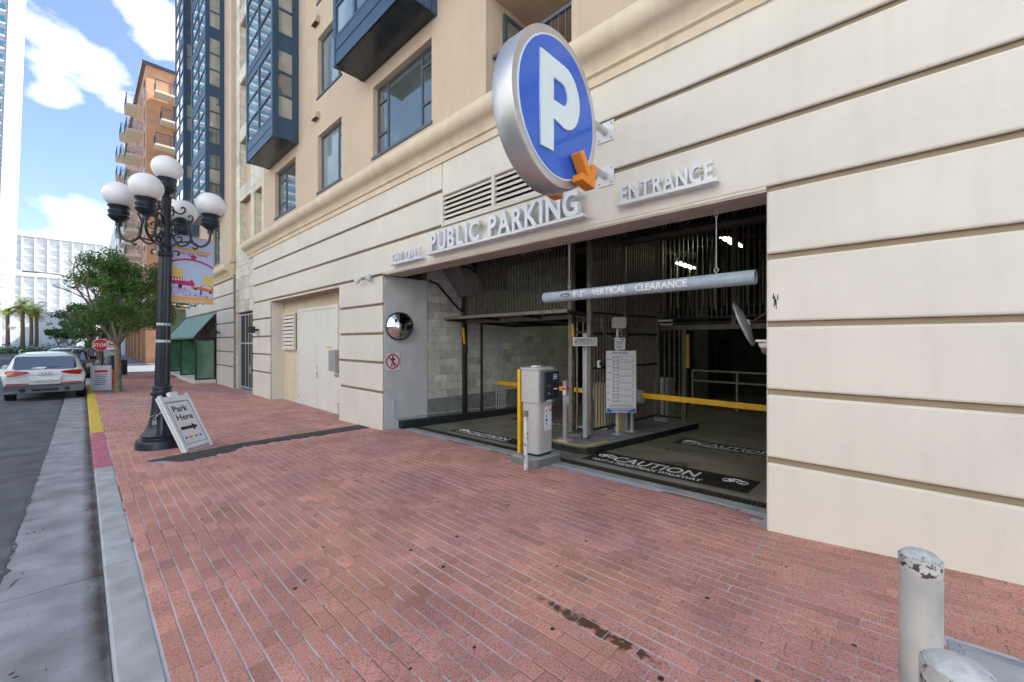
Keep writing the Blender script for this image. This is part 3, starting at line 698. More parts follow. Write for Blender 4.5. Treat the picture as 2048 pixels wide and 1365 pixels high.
# wall graffiti marks
gr=MB(); gr.mi=0
for dy,dz,w in ((0,.0,.018),(.01,.03,.014),(.022,.06,.012),(-.012,.05,.01),(.0,-.04,.008),(.018,-.02,.006)): gr.prism([(0,0),(w,0),(w*.6,.06),(w*.1,.05)],((WX-.0015,.86+dy,2.22+dz),(0,1,0),(0,0,1)),(-.001,0,0))
tag(gr.build('graffiti_mark','black',None),'small black tag mark on the cream wall right of the garage opening','graffiti')
# ================================================================= LETTER SIGNS
def wallsign(words,y0,y1,z,h,label,dep=.09,shelf=.045,wide=1.0,bold=.013,off=.10):
    t=thing('letter_sign',label,'sign',(WX-off,(y0+y1)/2,z))
    MB().box(WX-off-dep*.6,WX-off+.06,y1,y0,z-shelf,z).build('shelf_bar','letter',t,.004)
    for y in (y0-.25,(y0+y1)/2,y1+.25): MB().cyl((WX-off+.05,y,z-shelf/2),(WX-.001,y,z-shelf/2),.014,n=8).build('standoff','steel',t)
    wt=[{'I':.52,' ':.62,'L':.88,'E':.9,'B':.95,'N':1.1,'G':1.08,'O':1.1,'K':1.02}.get(q,1.0) for q in words]; cw=(y0-y1)/(sum(wt)+.5); pos=.25
    for i,ch in enumerate(words):
        c_=pos+wt[i]/2; pos+=wt[i]
        if ch==' ': continue
        o=text(ch,(WX-off+.03,y0-cw*c_,z+.001),(0,-1,0),(0,0,1),h/.73,dep,'letter',t,'letter',bold,wide*.78,'CENTER')
    return t
wallsign('PUBLIC PARKING',6.50,2.98,3.545,.345,'large raised metal PUBLIC PARKING letters on a bar above the garage opening')
wallsign('ENTRANCE',2.53,1.36,3.575,.20,'raised metal ENTRANCE letters on a short bar at the right of the garage opening',dep=.05,bold=.008,wide=.85)
wallsign('EXIT ONLY',7.90,6.73,3.53,.20,'small raised metal EXIT ONLY letters on a bar at the left of the garage opening',dep=.035,wide=.9,bold=.004)
# round P sign
t=thing('parking_sign','big round blue parking sign with white P projecting from the wall','sign',(3.46,2.72,4.33))
CX,CZ,RX_,RZ=3.46,4.31,.735,.825
def ell(s,n=64): return [(CX+RX_*s*math.cos(2*math.pi*i/n),CZ+RZ*s*math.sin(2*math.pi*i/n)) for i in range(n)]
def ering(b,s0,s1,y0,y1,n=64):
    a,c=ell(s0,n),ell(s1,n); vs=[(x,y,z) for y in (y0,y1) for q in (a,c) for x,z in q]
    for i in range(n):
        j=(i+1)%n; b.add([vs[i],vs[j],vs[n+j],vs[n+i],vs[2*n+i],vs[2*n+j],vs[3*n+j],vs[3*n+i]],[(0,1,2,3),(7,6,5,4),(0,4,5,1),(3,2,6,7)])
b=MB(); a=ell(1.0); c=ell(.985); n=64
vs=[(x,2.60,z) for x,z in c]+[(x,2.615,z) for x,z in a]+[(x,2.85,z) for x,z in a]+[(x,2.865,z) for x,z in c]
b.add(vs,[(k*n+i,k*n+(i+1)%n,(k+1)*n+(i+1)%n,(k+1)*n+i) for k in range(3) for i in range(n)]+[tuple(range(n)),tuple(range(3*n,4*n))]); body=b.build('drum','alu',t,smooth=True)
b=MB(); b.prism(ell(.865),((0,2.598,0),(1,0,0),(0,0,1)),(0,-.012,0)); b.build('blue_face','signblue',t,.004)
b=MB(); ering(b,.865,.885,2.592,2.599); b.build('trim_ring','signwhite',t)
b=MB(); b.prism(ell(.865),((0,2.867,0),(1,0,0),(0,0,1)),(0,.010,0)); b.build('blue_face','signblue',t)
# letter P
x0,zb,zt=3.12,3.82,4.78
P_=[(x0,zb),(x0+.21,zb),(x0+.21,zb+.34)]
for k in range(13):
    q=math.radians(-90+180*k/12); P_.append((x0+.40+.28*math.cos(q),zt-.33+.33*math.sin(q)))
P_+=[(x0,zt)]
H_=[(x0+.21,zt-.43),(x0+.21,zt-.20)]
for k in range(9):
    q=math.radians(90-180*k/8); H_.append((x0+.36+.10*math.cos(q),zt-.315+.115*math.sin(q)))
cu=bpy.data.curves.new('p','CURVE'); cu.dimensions='2D'; cu.fill_mode='BOTH'; cu.extrude=.010
for poly in (P_,H_):
    sp=cu.splines.new('POLY'); sp.points.add(len(poly)-1); sp.use_cyclic_u=True
    for i,(x_,z_) in enumerate(poly): sp.points[i].co=(x_,z_,0,1)
tmp=bpy.data.objects.new('p',cu); COL.objects.link(tmp); me=bpy.data.meshes.new_from_object(tmp.evaluated_get(bpy.context.evaluated_depsgraph_get())); bpy.data.objects.remove(tmp)
me.transform(Matrix(((1,0,0,0),(0,0,-1,2.577),(0,1,0,0),(0,0,0,1)))); me.materials.clear(); me.materials.append(M['signwhite']); link('letter_P',me,t)
for z in (4.56,3.99):
    MB().cyl((4.08,2.74,z),(4.645,2.74,z),.045,n=20).build('support_tube','alu',t,smooth=True)
    pl=MB().box(4.632,4.649,2.62,2.86,z-.125,z+.125).build('wall_plate','letter',t,.004)
    for dy in (-.09,.09):
        for dz in (-.09,.09): MB().cyl((4.61,2.74+dy,z+dz),(4.633,2.74+dy,z+dz),.012,n=6).build('bolt','steel',pl)
def arrow(y,lab):
    pts=[(-.32,.055),(.045,.055),(-.07,.17),(0,.24),(.24,0),(0,-.24),(-.07,-.17),(.045,-.055),(-.32,-.055)]
    d=(.60,-.80); P2=[(.76*(a*d[0]-w*d[1]),.76*(a*d[1]+w*d[0])) for a,w in pts]
    b=MB(); b.prism(P2,((3.80,y,3.70),(1,0,0),(0,0,1)),(0,.13,0)); o=b.build('arrow','orange',t,.008); o['label']=lab
arrow(2.44,'front orange arrow pointing down'); arrow(2.88,'rear orange arrow pointing down')
# ================================================================= GARAGE INTERIOR
blk=thing('block_wall','grey concrete block side wall inside the left of the garage','wall',(7,8.5,0))
MB().box(5.87,8.5,8.475,8.7,-.8,5.2).box(8.5,12.2,8.475,8.7,-.8,5.2).build('mortar_backing','cmugap',blk)
rk=random.Random(9); r=0; z=.42; rest=MB(); rt=[]; cnt=0
while z<4.9:
    x=5.87-(0 if r%2 else .2)
    while x<12.2:
        x0,x1=max(x,5.87)+.004,min(x+.4,12.2)-.004
        if x1-x0>.05:
            tb=MB() if (cnt<240) else rest; n0=len(tb.f); y=8.452+rk.uniform(-.002,.002)
            tb.box(x0,x1,y,8.476,z+.004,min(z+.2,4.98)-.004)
            tn=rk.gauss(.5,.25)
            if cnt<240: tb.tint=tn; tb.build('block','cmu',blk)
            else: rt+=[tn]*(len(tb.f)-n0)
            cnt+=1
        x+=.4
    z+=.2; r+=1
rest.tint=rt; tag(rest.build('blocks','cmu',blk),kind='stuff')
MB().box(5.865,12.2,8.440,8.5,-.8,.418).build('cast_footing','stem',blk)
b=MB(); n=12
for i in range(n):
    xa,xb=5.06+(9.2-5.06)*i/n,5.06+(9.2-5.06)*(i+1)/n
    b.add([(x,y,gz(x,8.3)+k) for x in (xa,xb) for y in (8.26,8.439) for k in (-.1,.17)],[(1,5,7,3),(0,4,5,1)]+([(0,1,3,2)] if i==0 else [])+([(4,6,7,5)] if i==n-1 else []))
b.build('black_kerb','blackpaint',blk,0)
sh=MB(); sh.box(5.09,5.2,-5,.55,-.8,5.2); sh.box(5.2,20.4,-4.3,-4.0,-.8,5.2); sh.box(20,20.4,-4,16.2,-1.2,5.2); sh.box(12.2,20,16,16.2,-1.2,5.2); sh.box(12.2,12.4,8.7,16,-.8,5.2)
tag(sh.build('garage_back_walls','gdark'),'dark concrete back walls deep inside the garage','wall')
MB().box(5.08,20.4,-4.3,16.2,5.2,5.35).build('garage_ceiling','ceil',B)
sb=MB()
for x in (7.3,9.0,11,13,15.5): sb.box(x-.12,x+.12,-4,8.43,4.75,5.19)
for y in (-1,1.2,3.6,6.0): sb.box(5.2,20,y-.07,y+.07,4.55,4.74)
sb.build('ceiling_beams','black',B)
dd=MB()
for p0,p1,rr in (((5.6,6.6,4.4),(12,4.2,4.3),.09),((6.2,8.3,4.2),(12,1,4.45),.06),((8,8,4.0),(8.4,-2,4.1),.10),((9.8,8,4.4),(9.9,-2,4.4),.05),((6.4,2.2,4.3),(15,6,4.4),.05)): dd.cyl(p0,p1,rr,n=8)
tag(dd.build('overhead_pipes','darksteel'),'dark pipes running under the garage ceiling','pipes')
# duct
t=thing('air_duct','bent sheet metal air duct coming down at the left of the garage ceiling','duct',(6.7,7.9,3.5))
b=MB(); b.prism([(5.95,4.1),(6.55,4.1),(7.15,3.22),(6.85,3.02)],((0,8.42,0),(1,0,0),(0,0,1)),(0,-.62,0)); b.build('sloped_section','ductm',t,.01)
b=MB(); b.prism([(6.57,4.4),(8.1,4.4),(8.1,3.3),(7.17,3.22)],((0,8.42,0),(1,0,0),(0,0,1)),(0,-.56,0)); b.build('box_section','black',t,.01)
b=MB(); b.prism([(6.36,3.75),(6.42,3.72),(6.72,3.72),(6.9,3.6),(6.86,3.57),(6.70,3.68),(6.40,3.68)],((0,7.795,0),(1,0,0),(0,0,1)),(0,-.012,0)); b.build('seam_flange','black',t)
b=MB(); b.tube([(5.87,8.38,3.35),(6.1,8.36,3.30),(6.75,8.34,2.72),(7.0,8.34,2.62)],.030,8); b.build('drain_pipe','black',t)
# wall services
t=thing('conduit_bundle','bundle of thin vertical conduits on the block wall','pipes',(8.4,8.4,0))
for k,x in enumerate((8.20,8.30,8.39,8.47,8.56)): MB().cyl((x,8.40,gz(x,8.4)+.18),(x,8.40,2.45 if k<4 else 1.4),.017,n=8).build('conduit','steel',t)
for z in (.35,1.15): MB().box(8.15,8.62,8.372,8.382,z,z+.03).build('strap','steel',t)
t=tag(MB().cyl((7.62,8.39,-.1),(7.62,8.39,2.42),.035,n=10).cyl((7.62,8.37,1.30),(7.52,8.37,1.30),.02,n=6).cyl((7.62,8.39,-.02),(7.62,8.39,.08),.045,n=10).build('standpipe','black'),'thin dark standpipe on the block wall left of the conduit bundle','pipe')
t=thing('wall_socket','outlet box with thin conduit low on the painted garage pier','outlet',(4.95,8.42,.5))
MB().box(4.90,4.98,8.405,8.438,.40,.52).build('box','pier',t,.004); MB().tube([(4.93,8.425,.40),(4.93,8.425,.20),(4.95,8.425,.10),(5.03,8.425,.05),(5.9,8.425,.07),(9,8.41,-.05)],.012,6).build('conduit','steel',t)
# convex mirror left
def dome(c,nrm,R,dep,n=40,m=8):
    nrm=Vector(nrm).normalized(); a=nrm.orthogonal().normalized(); b_=nrm.cross(a); vs=[Vector(c)+nrm*dep]
    for i in range(1,m+1):
        q=i/m; 
        for j in range(n):
            t=2*math.pi*j/n; vs.append(Vector(c)+nrm*dep*(1-q*q)+(a*math.cos(t)+b_*math.sin(t))*R*q)
    fs=[(0,1+j,1+(j+1)%n) for j in range(n)]+[(1+i*n+j,1+(i+1)*n+j,1+(i+1)*n+(j+1)%n,1+i*n+(j+1)%n) for i in range(m-1) for j in range(n)]
    mb=MB(); mb.add(vs,fs); return mb
def rim(c,nrm,R,r=.014,n=40):
    nrm=Vector(nrm).normalized(); a=nrm.orthogonal().normalized(); b_=nrm.cross(a)
    mb=MB(); pts=[Vector(c)+(a*math.cos(2*math.pi*j/n)+b_*math.sin(2*math.pi*j/n))*R for j in range(n+1)]; mb.tube(pts,r,8); return mb
t=thing('traffic_mirror','round convex mirror with black rim on the painted pier left of the garage','mirror',(5.02,8.35,2.21))
c=(5.02,8.32,2.21); nn=(-.25,-1,-.05)
dome(c,nn,.305,.07).build('mirror_glass','mirror',t,smooth=True); rim(c,nn,.31,.016).build('rim','black',t,smooth=True); MB().cyl((5.02,8.33,2.21),(5.02,8.438,2.21),.03,n=10).build('bracket','steel',t); dome(c,(.25,1,.05),.305,.02).build('back','black',t,smooth=True)
t=thing('traffic_mirror','round convex mirror seen edge on at the right jamb of the garage','mirror',(5.33,1.35,2.07))
c=(5.27,1.30,2.07); nn=(.10,1,-.28)
nn=(-.10,.93,-.36)
dome(c,nn,.26,.05).build('mirror_glass','mirror',t,smooth=True); rim(c,nn,.265,.013).build('rim','machs',t,smooth=True); dome(c,[-q for q in nn],.26,.05).build('back','machs',t,smooth=True)
MB().tube([(5.27,1.29,2.08),(5.25,1.2,2.10),(5.22,.96,2.25)],.012).build('bracket_arm','rust',t); MB().cyl((5.27,1.29,2.08),(5.24,1.24,2.09),.03,n=10).build('knuckle','steel',t)
t=thing('dome_camera','white dome security camera on the right jamb of the garage','camera',(5.2,1.05,1.84))
MB().box(5.08,5.30,.958,1.14,1.86,1.885).build('mount_plate','white',t,.004); MB().lathe([(.085,0),(.085,-.03),(.07,-.06)],(5.19,1.05,1.858)).build('base','white',t,smooth=True); MB().lathe([(.065,0),(.06,-.04),(.04,-.07),(.01,-.082)],(5.19,1.05,1.798)).build('dome','glassA',t,smooth=True)
# no pedestrians sign
t=thing('no_pedestrians_sign','square white no pedestrians sign with red circle on the painted pier','sign',(4.90,8.43,1.40))
MB().box(4.70,5.11,8.428,8.438,1.17,1.63).build('plate','poster',t,.004)
b=MB(); bx=[(4.71,5.10,1.18,1.188),(4.71,5.10,1.612,1.62),(4.71,4.717,1.188,1.612),(5.093,5.10,1.188,1.612)]
for a in bx: b.box(a[0],a[1],8.426,8.4278,a[2],a[3])
b.build('border','ink',t)
b=MB(); n=40; c=(4.905,1.40)
for i in range(n):
    t0,t1=2*math.pi*i/n,2*math.pi*(i+1)/n
    q=[(c[0]+R_*math.cos(tt),8.4235,c[1]+R_*math.sin(tt)) for tt in (t0,t1) for R_ in (.142,.175)]; b.add(q,[(0,1,3,2)])
b.bar((4.80,8.4225,1.51),(5.01,8.4225,1.29),.002,.032); b.build('red_ring','red',t)
b=MB(); fr=((0,8.4265,0),(1,0,0),(0,0,1)); k=(0,-.0015,0)
b.prism([(4.905+.024*math.cos(q*.6),1.505+.026*math.sin(q*.6)) for q in range(10)],fr,k)
for poly in ([(4.87,1.47),(4.94,1.48),(4.93,1.38),(4.88,1.38)],[(4.88,1.385),(4.905,1.385),(4.885,1.28),(4.86,1.28)],[(4.905,1.385),(4.93,1.385),(4.965,1.28),(4.94,1.28)],[(4.87,1.47),(4.88,1.45),(4.84,1.42),(4.83,1.435)],[(4.94,1.48),(4.93,1.455),(4.965,1.43),(4.975,1.445)]): b.prism(poly,fr,k)
b.build('walking_figure','ink',t)
# clearance pipe
t=thing('clearance_bar','grey blue hanging pipe marked 8 ft 2 in vertical clearance','clearance bar',(4.85,2.5,2.5))
PZ=2.545; PR=.078; PX=4.88
b=MB(); n=32; vs=[]
for y,r_ in ((3.93,PR),(1.09,PR),(1.09,PR-.008),(3.93,PR-.008)):
    for i in range(n): q=2*math.pi*i/n; vs.append((PX+r_*math.cos(q),y,PZ-(.015 if y>2 else 0)+r_*math.sin(q)))
b.add(vs,[(k*n+i,k*n+(i+1)%n,((k+1)%4)*n+(i+1)%n,((k+1)%4)*n+i) for k in range(4) for i in range(n)]); pp=b.build('pipe','pipe',t,smooth=True)
b=MB()
for i in range(n): q0,q1=2*math.pi*i/n,2*math.pi*(i+1)/n; b.add([(PX,3.90,PZ),(PX+PR*.9*math.cos(q0),3.92,PZ-.015+PR*.9*math.sin(q0)),(PX+PR*.9*math.cos(q1),3.92,PZ-.015+PR*.9*math.sin(q1))],[(0,1,2)])
b.build('end_cap','pipe',t)
def pipetext(s,yc,size,sx,m,bold=.004):
    cu=bpy.data.curves.new('t','FONT'); cu.body=s; cu.size=size; cu.offset=bold; cu.align_x='LEFT'; cu.align_y='CENTER'; cu.resolution_u=3
    to=bpy.data.objects.new('t',cu); COL.objects.link(to); me=bpy.data.meshes.new_from_object(to.evaluated_get(bpy.context.evaluated_depsgraph_get())); bpy.data.objects.remove(to)
    bm=bmesh.new(); bm.from_mesh(me); 
    bmesh.ops.subdivide_edges(bm,edges=[e for e in bm.edges if e.calc_length()>.03],cuts=2)
    for v in bm.verts:
        y=yc-v.co.x*sx; th=math.radians(180)-(v.co.y/ PR); v.co=Vector((PX+(PR+.0025)*math.cos(th),y,PZ-.015*(y-1.09)/2.84+(PR+.0025)*math.sin(th)))
    bm.to_mesh(me); bm.free(); me.materials.clear(); me.materials.append(M[m]); link('lettering',me,t)
pipetext("8'-2\"",3.37,.13,.86,'white',.0025); pipetext('VERTICAL',3.05,.125,.92,'white',.0025); pipetext('CLEARANCE',2.42,.125,.92,'white',.0025)
b=MB()
for (a,c_) in ((0,.075),):
    pts=[(PX+ (PR+.002)*math.cos(math.radians(180)-.28*math.sin(q)/1),3.50+.085*math.cos(q),PZ-.012+(PR+.002)*math.sin(math.radians(180)-.28*math.sin(q))) for q in [2*math.pi*i/24 for i in range(25)]]
    b.tube(pts,.0035,5)
b.tube([(PX-PR-.003,3.57,PZ-.017),(PX-PR-.004,3.55,PZ-.005),(PX-PR-.004,3.53,PZ+.004),(PX-PR-.004,3.48,PZ+.004),(PX-PR-.004,3.45,PZ-.005),(PX-PR-.003,3.43,PZ-.017)],.004,5)
b.build('oval_emblem','ink',t)
for y,zt_ in ((3.48,3.345),(1.48,3.345)):
    zb_=PZ+PR-.01
    b=MB(); b.tube([(PX,y,zb_),(PX,y,zb_+.03)],.006); b.tube([(PX,y+.022*math.cos(q),zb_+.052+.022*math.sin(q)) for q in [2*math.pi*i/14 for i in range(15)]],.006,6); b.cyl((PX,y,zb_+.075),(PX,y,zt_-.11),.0055,n=6); b.tube([(PX,y,zt_-.11),(PX,y+.018,zt_-.07),(PX,y+.012,zt_-.02),(PX,y,zt_),(PX,y-.012,zt_-.02),(PX,y-.018,zt_-.07),(PX,y,zt_-.11)],.004,6); b.build('hanging_chain','machs',t)
# island
def isl(X,Y,k): return gz(X,Y)+k
def rslab(pts,k0,k1,name,m,parent,bev=0):
    b=MB(); n=len(pts); b.add([(x,y,isl(x,y,k0)) for x,y in pts]+[(x,y,isl(x,y,k1)) for x,y in pts],[tuple(range(n-1,-1,-1)),tuple(range(n,2*n))]+[(i,(i+1)%n,n+(i+1)%n,n+i) for i in range(n)]); return b.build(name,m,parent,bev)
def rr(x0,x1,y0,y1,r,n=6):
    o=[]
    for cx,cy,a in ((x1-r,y1-r,0),(x0+r,y1-r,90),(x0+r,y0+r,180),(x1-r,y0+r,270)):
        for i in range(n+1): q=math.radians(a+90*i/n); o.append((cx+r*math.cos(q),cy+r*math.sin(q)))
    return o
def rrp(p,k=1): return p
isln=thing('kerb_island','long low concrete island with black kerb between the two garage lanes','kerb island',(8,4.3,-.1))
def islq(e): return [(5.95+e,4.1),(6.02+e,3.93+e),(6.2,3.86+e),(10.3-e,3.52+e),(10.42-e,3.7),(10.42-e,4.75),(10.3-e,4.88-e),(6.3,4.88-e),(6.08+e,4.80-e),(5.97+e,4.6)]
rslab(islq(0),-.1,.125,'kerb_face','black',isln,.02); rslab(islq(.012),.10,.131,'top_slab','gutter',isln,.004)
rslab([(6.0,4.10),(6.06,3.97),(6.7,3.90),(6.75,3.99),(6.14,4.06),(6.09,4.55),(6.14,4.72),(6.1,4.76),(6.01,4.6)],.128,.1335,'yellow_nose','yellow',isln)
pad=thing('machine_plinth','small rounded concrete plinth with dark sides under the ticket machine','plinth',(5.05,4.26,-.05))
rslab(rr(4.70,5.40,3.97,4.54,.10),-.1,.115,'kerb_face','machg',pad,.015); rslab(rr(4.712,5.388,3.982,4.528,.095),.09,.122,'top_slab','concrete',pad,.005)
# ticket machine
t=thing('ticket_machine','pale and grey car park ticket machine with yellow edge and dark keypad face','ticket machine',(5.1,4.25,.07)); z0=gz(5.1,4.25)+.12
b=MB(); b.prism(rr(4.90,5.28,4.10,4.42,.07),((0,0,z0),(1,0,0),(0,1,0)),(0,0,.05)); b.build('foot','black',t)
b=MB(); b.prism(rr(4.885,5.295,4.085,4.435,.08),((0,0,z0+.05),(1,0,0),(0,1,0)),(0,0,.80)); b.build('lower_cabinet','mach',t,smooth=True)
b=MB(); b.prism(rr(4.86,5.32,4.06,4.46,.09),((0,0,z0+.855),(1,0,0),(0,1,0)),(0,0,.51)); b.build('upper_cabinet','mach',t,smooth=True)
b=MB(); b.prism(rr(4.845,5.33,4.045,4.475,.1),((0,0,z0+1.368),(1,0,0),(0,1,0)),(0,0,.035)); b.build('lid','mach',t,.01); MB().box(5.0,5.12,4.2,4.32,z0+1.404,z0+1.43).build('lid_sensor','white',t,.006)
b=MB(); b.box(4.870,5.22,4.462,4.487,z0+.02,z0+1.37); b.box(4.852,4.872,4.43,4.487,z0+.02,z0+1.37); b.build('yellow_strip','yellow',t,.008)
b=MB(); b.box(4.90,5.30,4.035,4.075,z0+.87,z0+1.36); b.build('grey_cheek','machg',t,.01)
fc=MB().box(4.98,5.335,4.00,4.034,z0+.90,z0+1.34).build('control_panel','machb',t,.008)
MB().box(5.02,5.10,3.994,3.999,z0+1.10,z0+1.26).build('display','glassD',fc); MB().cyl((5.06,4.0,z0+1.0),(5.06,3.988,z0+1.0),.018,n=14).build('call_button','machs',fc)
for z in (1.28,1.25,1.22): MB().box(5.17,5.27,3.992,3.999,z0+z,z0+z+.014).build('slot','white',fc)
for a in ((5.16,5.28,1.08,1.17),(5.16,5.28,.94,1.05)): MB().box(a[0],a[1],3.99,3.999,z0+a[2],z0+a[3]).build('reader','black',fc)
MB().box(5.17,5.26,3.984,3.989,z0+1.055,z0+1.075).build('slot','white',fc); MB().box(5.05,5.15,4.02,4.034,z0+.865,z0+.895).build('ticket_mouth','white',t)
lb=MB().box(5.06,5.22,4.077,4.084,z0+.40,z0+.78).build('notice','poster',t)
for a in ((5.075,5.11,.70,.72,'red'),(5.17,5.21,.70,.735,'red'),(5.075,5.11,.62,.645,'blueink'),(5.075,5.12,.55,.59,'signblue'),(5.075,5.10,.50,.53,'greyink')): MB().box(a[0],a[1],4.0755,4.0768,z0+a[2],z0+a[3]).build('card_mark',a[4],lb)
t=thing('post','slim white scuffed guard post with dark cap in front of the ticket machine','bollard',(4.55,4.03,-.06)); zz=gz(4.55,4.03)
MB().lathe([(.034,-.05),(.033,.84),(.033,.86)],(4.55,4.03,zz),18).build('shaft','posts',t,smooth=True); MB().lathe([(.037,.80),(.037,.885),(.030,.89)],(4.55,4.03,zz),18).build('cap_band','machg',t,smooth=True)
# reader post
t=thing('intercom_post','square pale steel post with red sticker beside the ticket machine','post',(6.25,4.5,.02)); z0=isl(6.2,4.5,.13)
MB().box(6.10,6.32,4.40,4.62,z0,z0+.03).build('base_plate','steel',t,.004); MB().box(6.17,6.25,4.47,4.55,z0+.03,z0+1.12).build('shaft','machs',t,.008)
MB().box(6.164,6.169,4.475,4.545,z0+.86,z0+1.02).build('sticker','poster',t); MB().box(6.161,6.1635,4.478,4.542,z0+.95,z0+1.0).build('red_band','red',t); MB().box(6.175,6.245,4.464,4.469,z0+.70,z0+.84).build('sticker','poster',t)
b=MB(); b.box(6.175,6.245,4.4605,4.4632,z0+.95,z0+1.01); b.build('red_band','red',t)
# open sign post
t=thing('open_sign','channel post carrying a small unlit OPEN lamp sign','sign',(6.65,4.35,.02)); z0=isl(6.6,4.35,.13)
b=MB(); b.box(6.64,6.648,4.31,4.39,z0,z0+2.02); b.box(6.60,6.64,4.31,4.318,z0,z0+2.02); b.box(6.60,6.64,4.382,4.39,z0,z0+2.02); b.build('channel_post','steel',t)
b=MB(); b.tube([(6.62+.09*math.cos(q),4.35+.09*math.sin(q),z0+.02+.01*q%.03) for q in [i*.6 for i in range(22)]],.008,5); b.build('coiled_wire','black',t)
cen=Vector((6.50,4.28,z0+1.86)); fx=Vector((.688,-.725,0)); nn_=Vector((-.725,-.688,0))
def obox(b,c,a,w,n_,d,h):
    a=a.normalized(); n_=n_.normalized(); u=Vector((0,0,1)); vs=[c+a*w/2*i+n_*d/2*j+u*h/2*k for i in (-1,1) for j in (-1,1) for k in (-1,1)]
    b.add(vs,[(0,1,3,2),(4,6,7,5),(0,4,5,1),(2,3,7,6),(0,2,6,4),(1,5,7,3)]); return b
obox(MB(),cen,fx,.46,nn_,.08,.165).build('housing','machs',t,.006); obox(MB(),cen+nn_*.041,fx,.42,nn_,.004,.13).build('lamp_face','ledbox',t)
text('OPEN',cen+nn_*.044-fx*.15-Vector((0,0,.042)),fx,(0,0,1),.115,.002,'led',t,bold=-.002); obox(MB(),cen+nn_*.045-fx*.175,fx,.035,nn_,.003,.035).build('red_dot','red',t)
# rate board
t=thing('rate_board','tall white PAY RATES board on twin posts in front of the bars','sign',(7.45,4.1,0)); z0=isl(7.5,4.1,.13)
for p in ((7.50,4.16),(7.93,4.06)):
    MB().cyl((p[0],p[1],z0),(p[0],p[1],z0+(1.75 if p[0]<7.6 else .5)),.032,n=14).build('post','steel',t,smooth=True); obox(MB(),Vector((p[0],p[1],z0+.01)),Vector((1,0,0)),.18,Vector((0,1,0)),.16,.02).build('foot_plate','steel',t)
cen=Vector((7.42,4.03,1.055)); fx=Vector((.688,-.725,0)); W_,H__=.60,1.24
obox(MB(),cen,fx,W_,nn_,.012,H__).build('board','poster',t)
F=lambda a,z,o=.008: cen+fx*a+nn_*o+Vector((0,0,z))
text('PAY RATES',F(-.18,.555),fx,(0,0,1),.062,.001,'greyink',t,bold=.0012)
prices=[('20','35'),('20','35'),('20','35'),('20','35'),('25','45'),('25','45'),('45','75')]
for i,d in enumerate(('MON','TUE','WED','THU','FRI','SAT','SUN')):
    zc=.455-.135*i; text(d,F(-.288,zc-.02),fx,(0,0,1),.042,.001,'greyink',t,bold=.0006,sx=.9)
    ln=MB()
    for z,w_ in ((.055,.40),(-.012,.33),(-.055,.40)): obox(ln,F(-.185+w_/2,zc+z),fx,w_,nn_,.0012,.005)
    for z in (.028,-.036): 
        for q in (0,.085): obox(ln,F(-.15+q,zc+z),fx,.055,nn_,.0012,.014)
    ln.build('printed_lines','greyink',t)
    for q,pr in enumerate(prices[i]): text(pr,F(.215,zc+.006-.058*q),fx,(0,0,1),.05,.001,'greyink',t,sx=.85)
ln=MB(); rr3=random.Random(2)
for q in range(4): obox(ln,F(0,-.455-.018*q),fx,.5-.05*rr3.random(),nn_,.0012,.006)
ln.build('printed_lines','greyink',t); obox(MB(),F(0,-.572),fx,.57,nn_,.0016,.075).build('blue_footer','blueink',t)
ln=MB(); obox(ln,F(0,-.555,.0095),fx,.46,nn_,.001,.012); obox(ln,F(-.02,-.588,.0095),fx,.34,nn_,.001,.016); ln.build('footer_print','poster',t)
sm=Vector((7.50,4.10,1.815)); 
obox(MB(),sm,fx,.215,nn_,.01,.24).build('notice_plate','poster',t,.003); ln=MB()
for q in range(9): 
    if q!=4: obox(ln,sm+nn_*.006+Vector((0,0,.045-.017*q))+fx*(-.005*(q%3)),fx,.15-.02*(q%3),nn_,.001,.006)
obox(ln,sm+nn_*.006+Vector((0,0,.085))+fx*.04,fx,.07,nn_,.001,.022); ln.build('printed_lines','greyink',t)
t=thing('antenna_reader','rounded pale antenna reader tilted on the post over the rate board','antenna',(7.5,4.15,2.2))
b=MB(); hd=Vector((7.50,4.12,2.24)); a=fx.normalized(); up=(Vector((0,0,1))*.95+nn_*-.25).normalized(); pr=rr(-.15,.15,-.12,.12,.05); b.prism([(p[0]+p[1]*.12,p[1]) for p in pr],(hd+nn_*.03,a,up),nn_*-.05); b.build('head','mach',t,.012)
MB().cyl((7.50,4.16,1.85),(7.50,4.15,2.16),.028,n=12).build('mast','steel',t,smooth=True); MB().tube([(7.52,4.12,2.16),(7.5,4.05,2.0),(7.42,4.2,1.92),(7.32,4.35,2.0),(7.3,4.42,2.2),(7.35,4.42,2.35)],.008,6).build('cable','machs',t)
# barrier operators and arms
def operator(x,y,lab,arm_to):
    z0=isl(x,y,.13); t=thing('barrier_gate',lab,'barrier',(x,y,z0))
    MB().box(x-.17,x+.17,y-.15,y+.15,z0,z0+1.0).build('cabinet','machs' if arm_to<y else 'mach',t,.015); MB().box(x-.18,x-.171,y-.02,y+.06,z0,z0+.98).build('yellow_strip','yellow',t)
    MB().cyl((x,y-.17 if arm_to<y else y+.17,z0+.76),(x-.0,y-.42 if arm_to<y else y+.30,z0+.76),.14,n=24).build('drum','steel',t,smooth=True)
    dz=-.02; ya=y-.42 if arm_to<y else y+.30
    b=MB(); b.bar((x,ya,z0+.79),(x,arm_to,z0+.79+dz),.05,.105); b.build('arm','yellow',t,.006)
operator(8.05,4.30,'grey barrier machine holding the long yellow arm across the right lane',1.0)
operator(7.95,4.72,'barrier machine behind the bars holding the yellow arm across the left lane',8.1)
tag(MB().box(9.85,10.2,4.1,4.45,isl(10,4.2,.13),isl(10,4.2,1.2)).build('equipment_cabinet','mach',None,.02),'tall cream equipment cabinet behind the far bars of the island','cabinet')
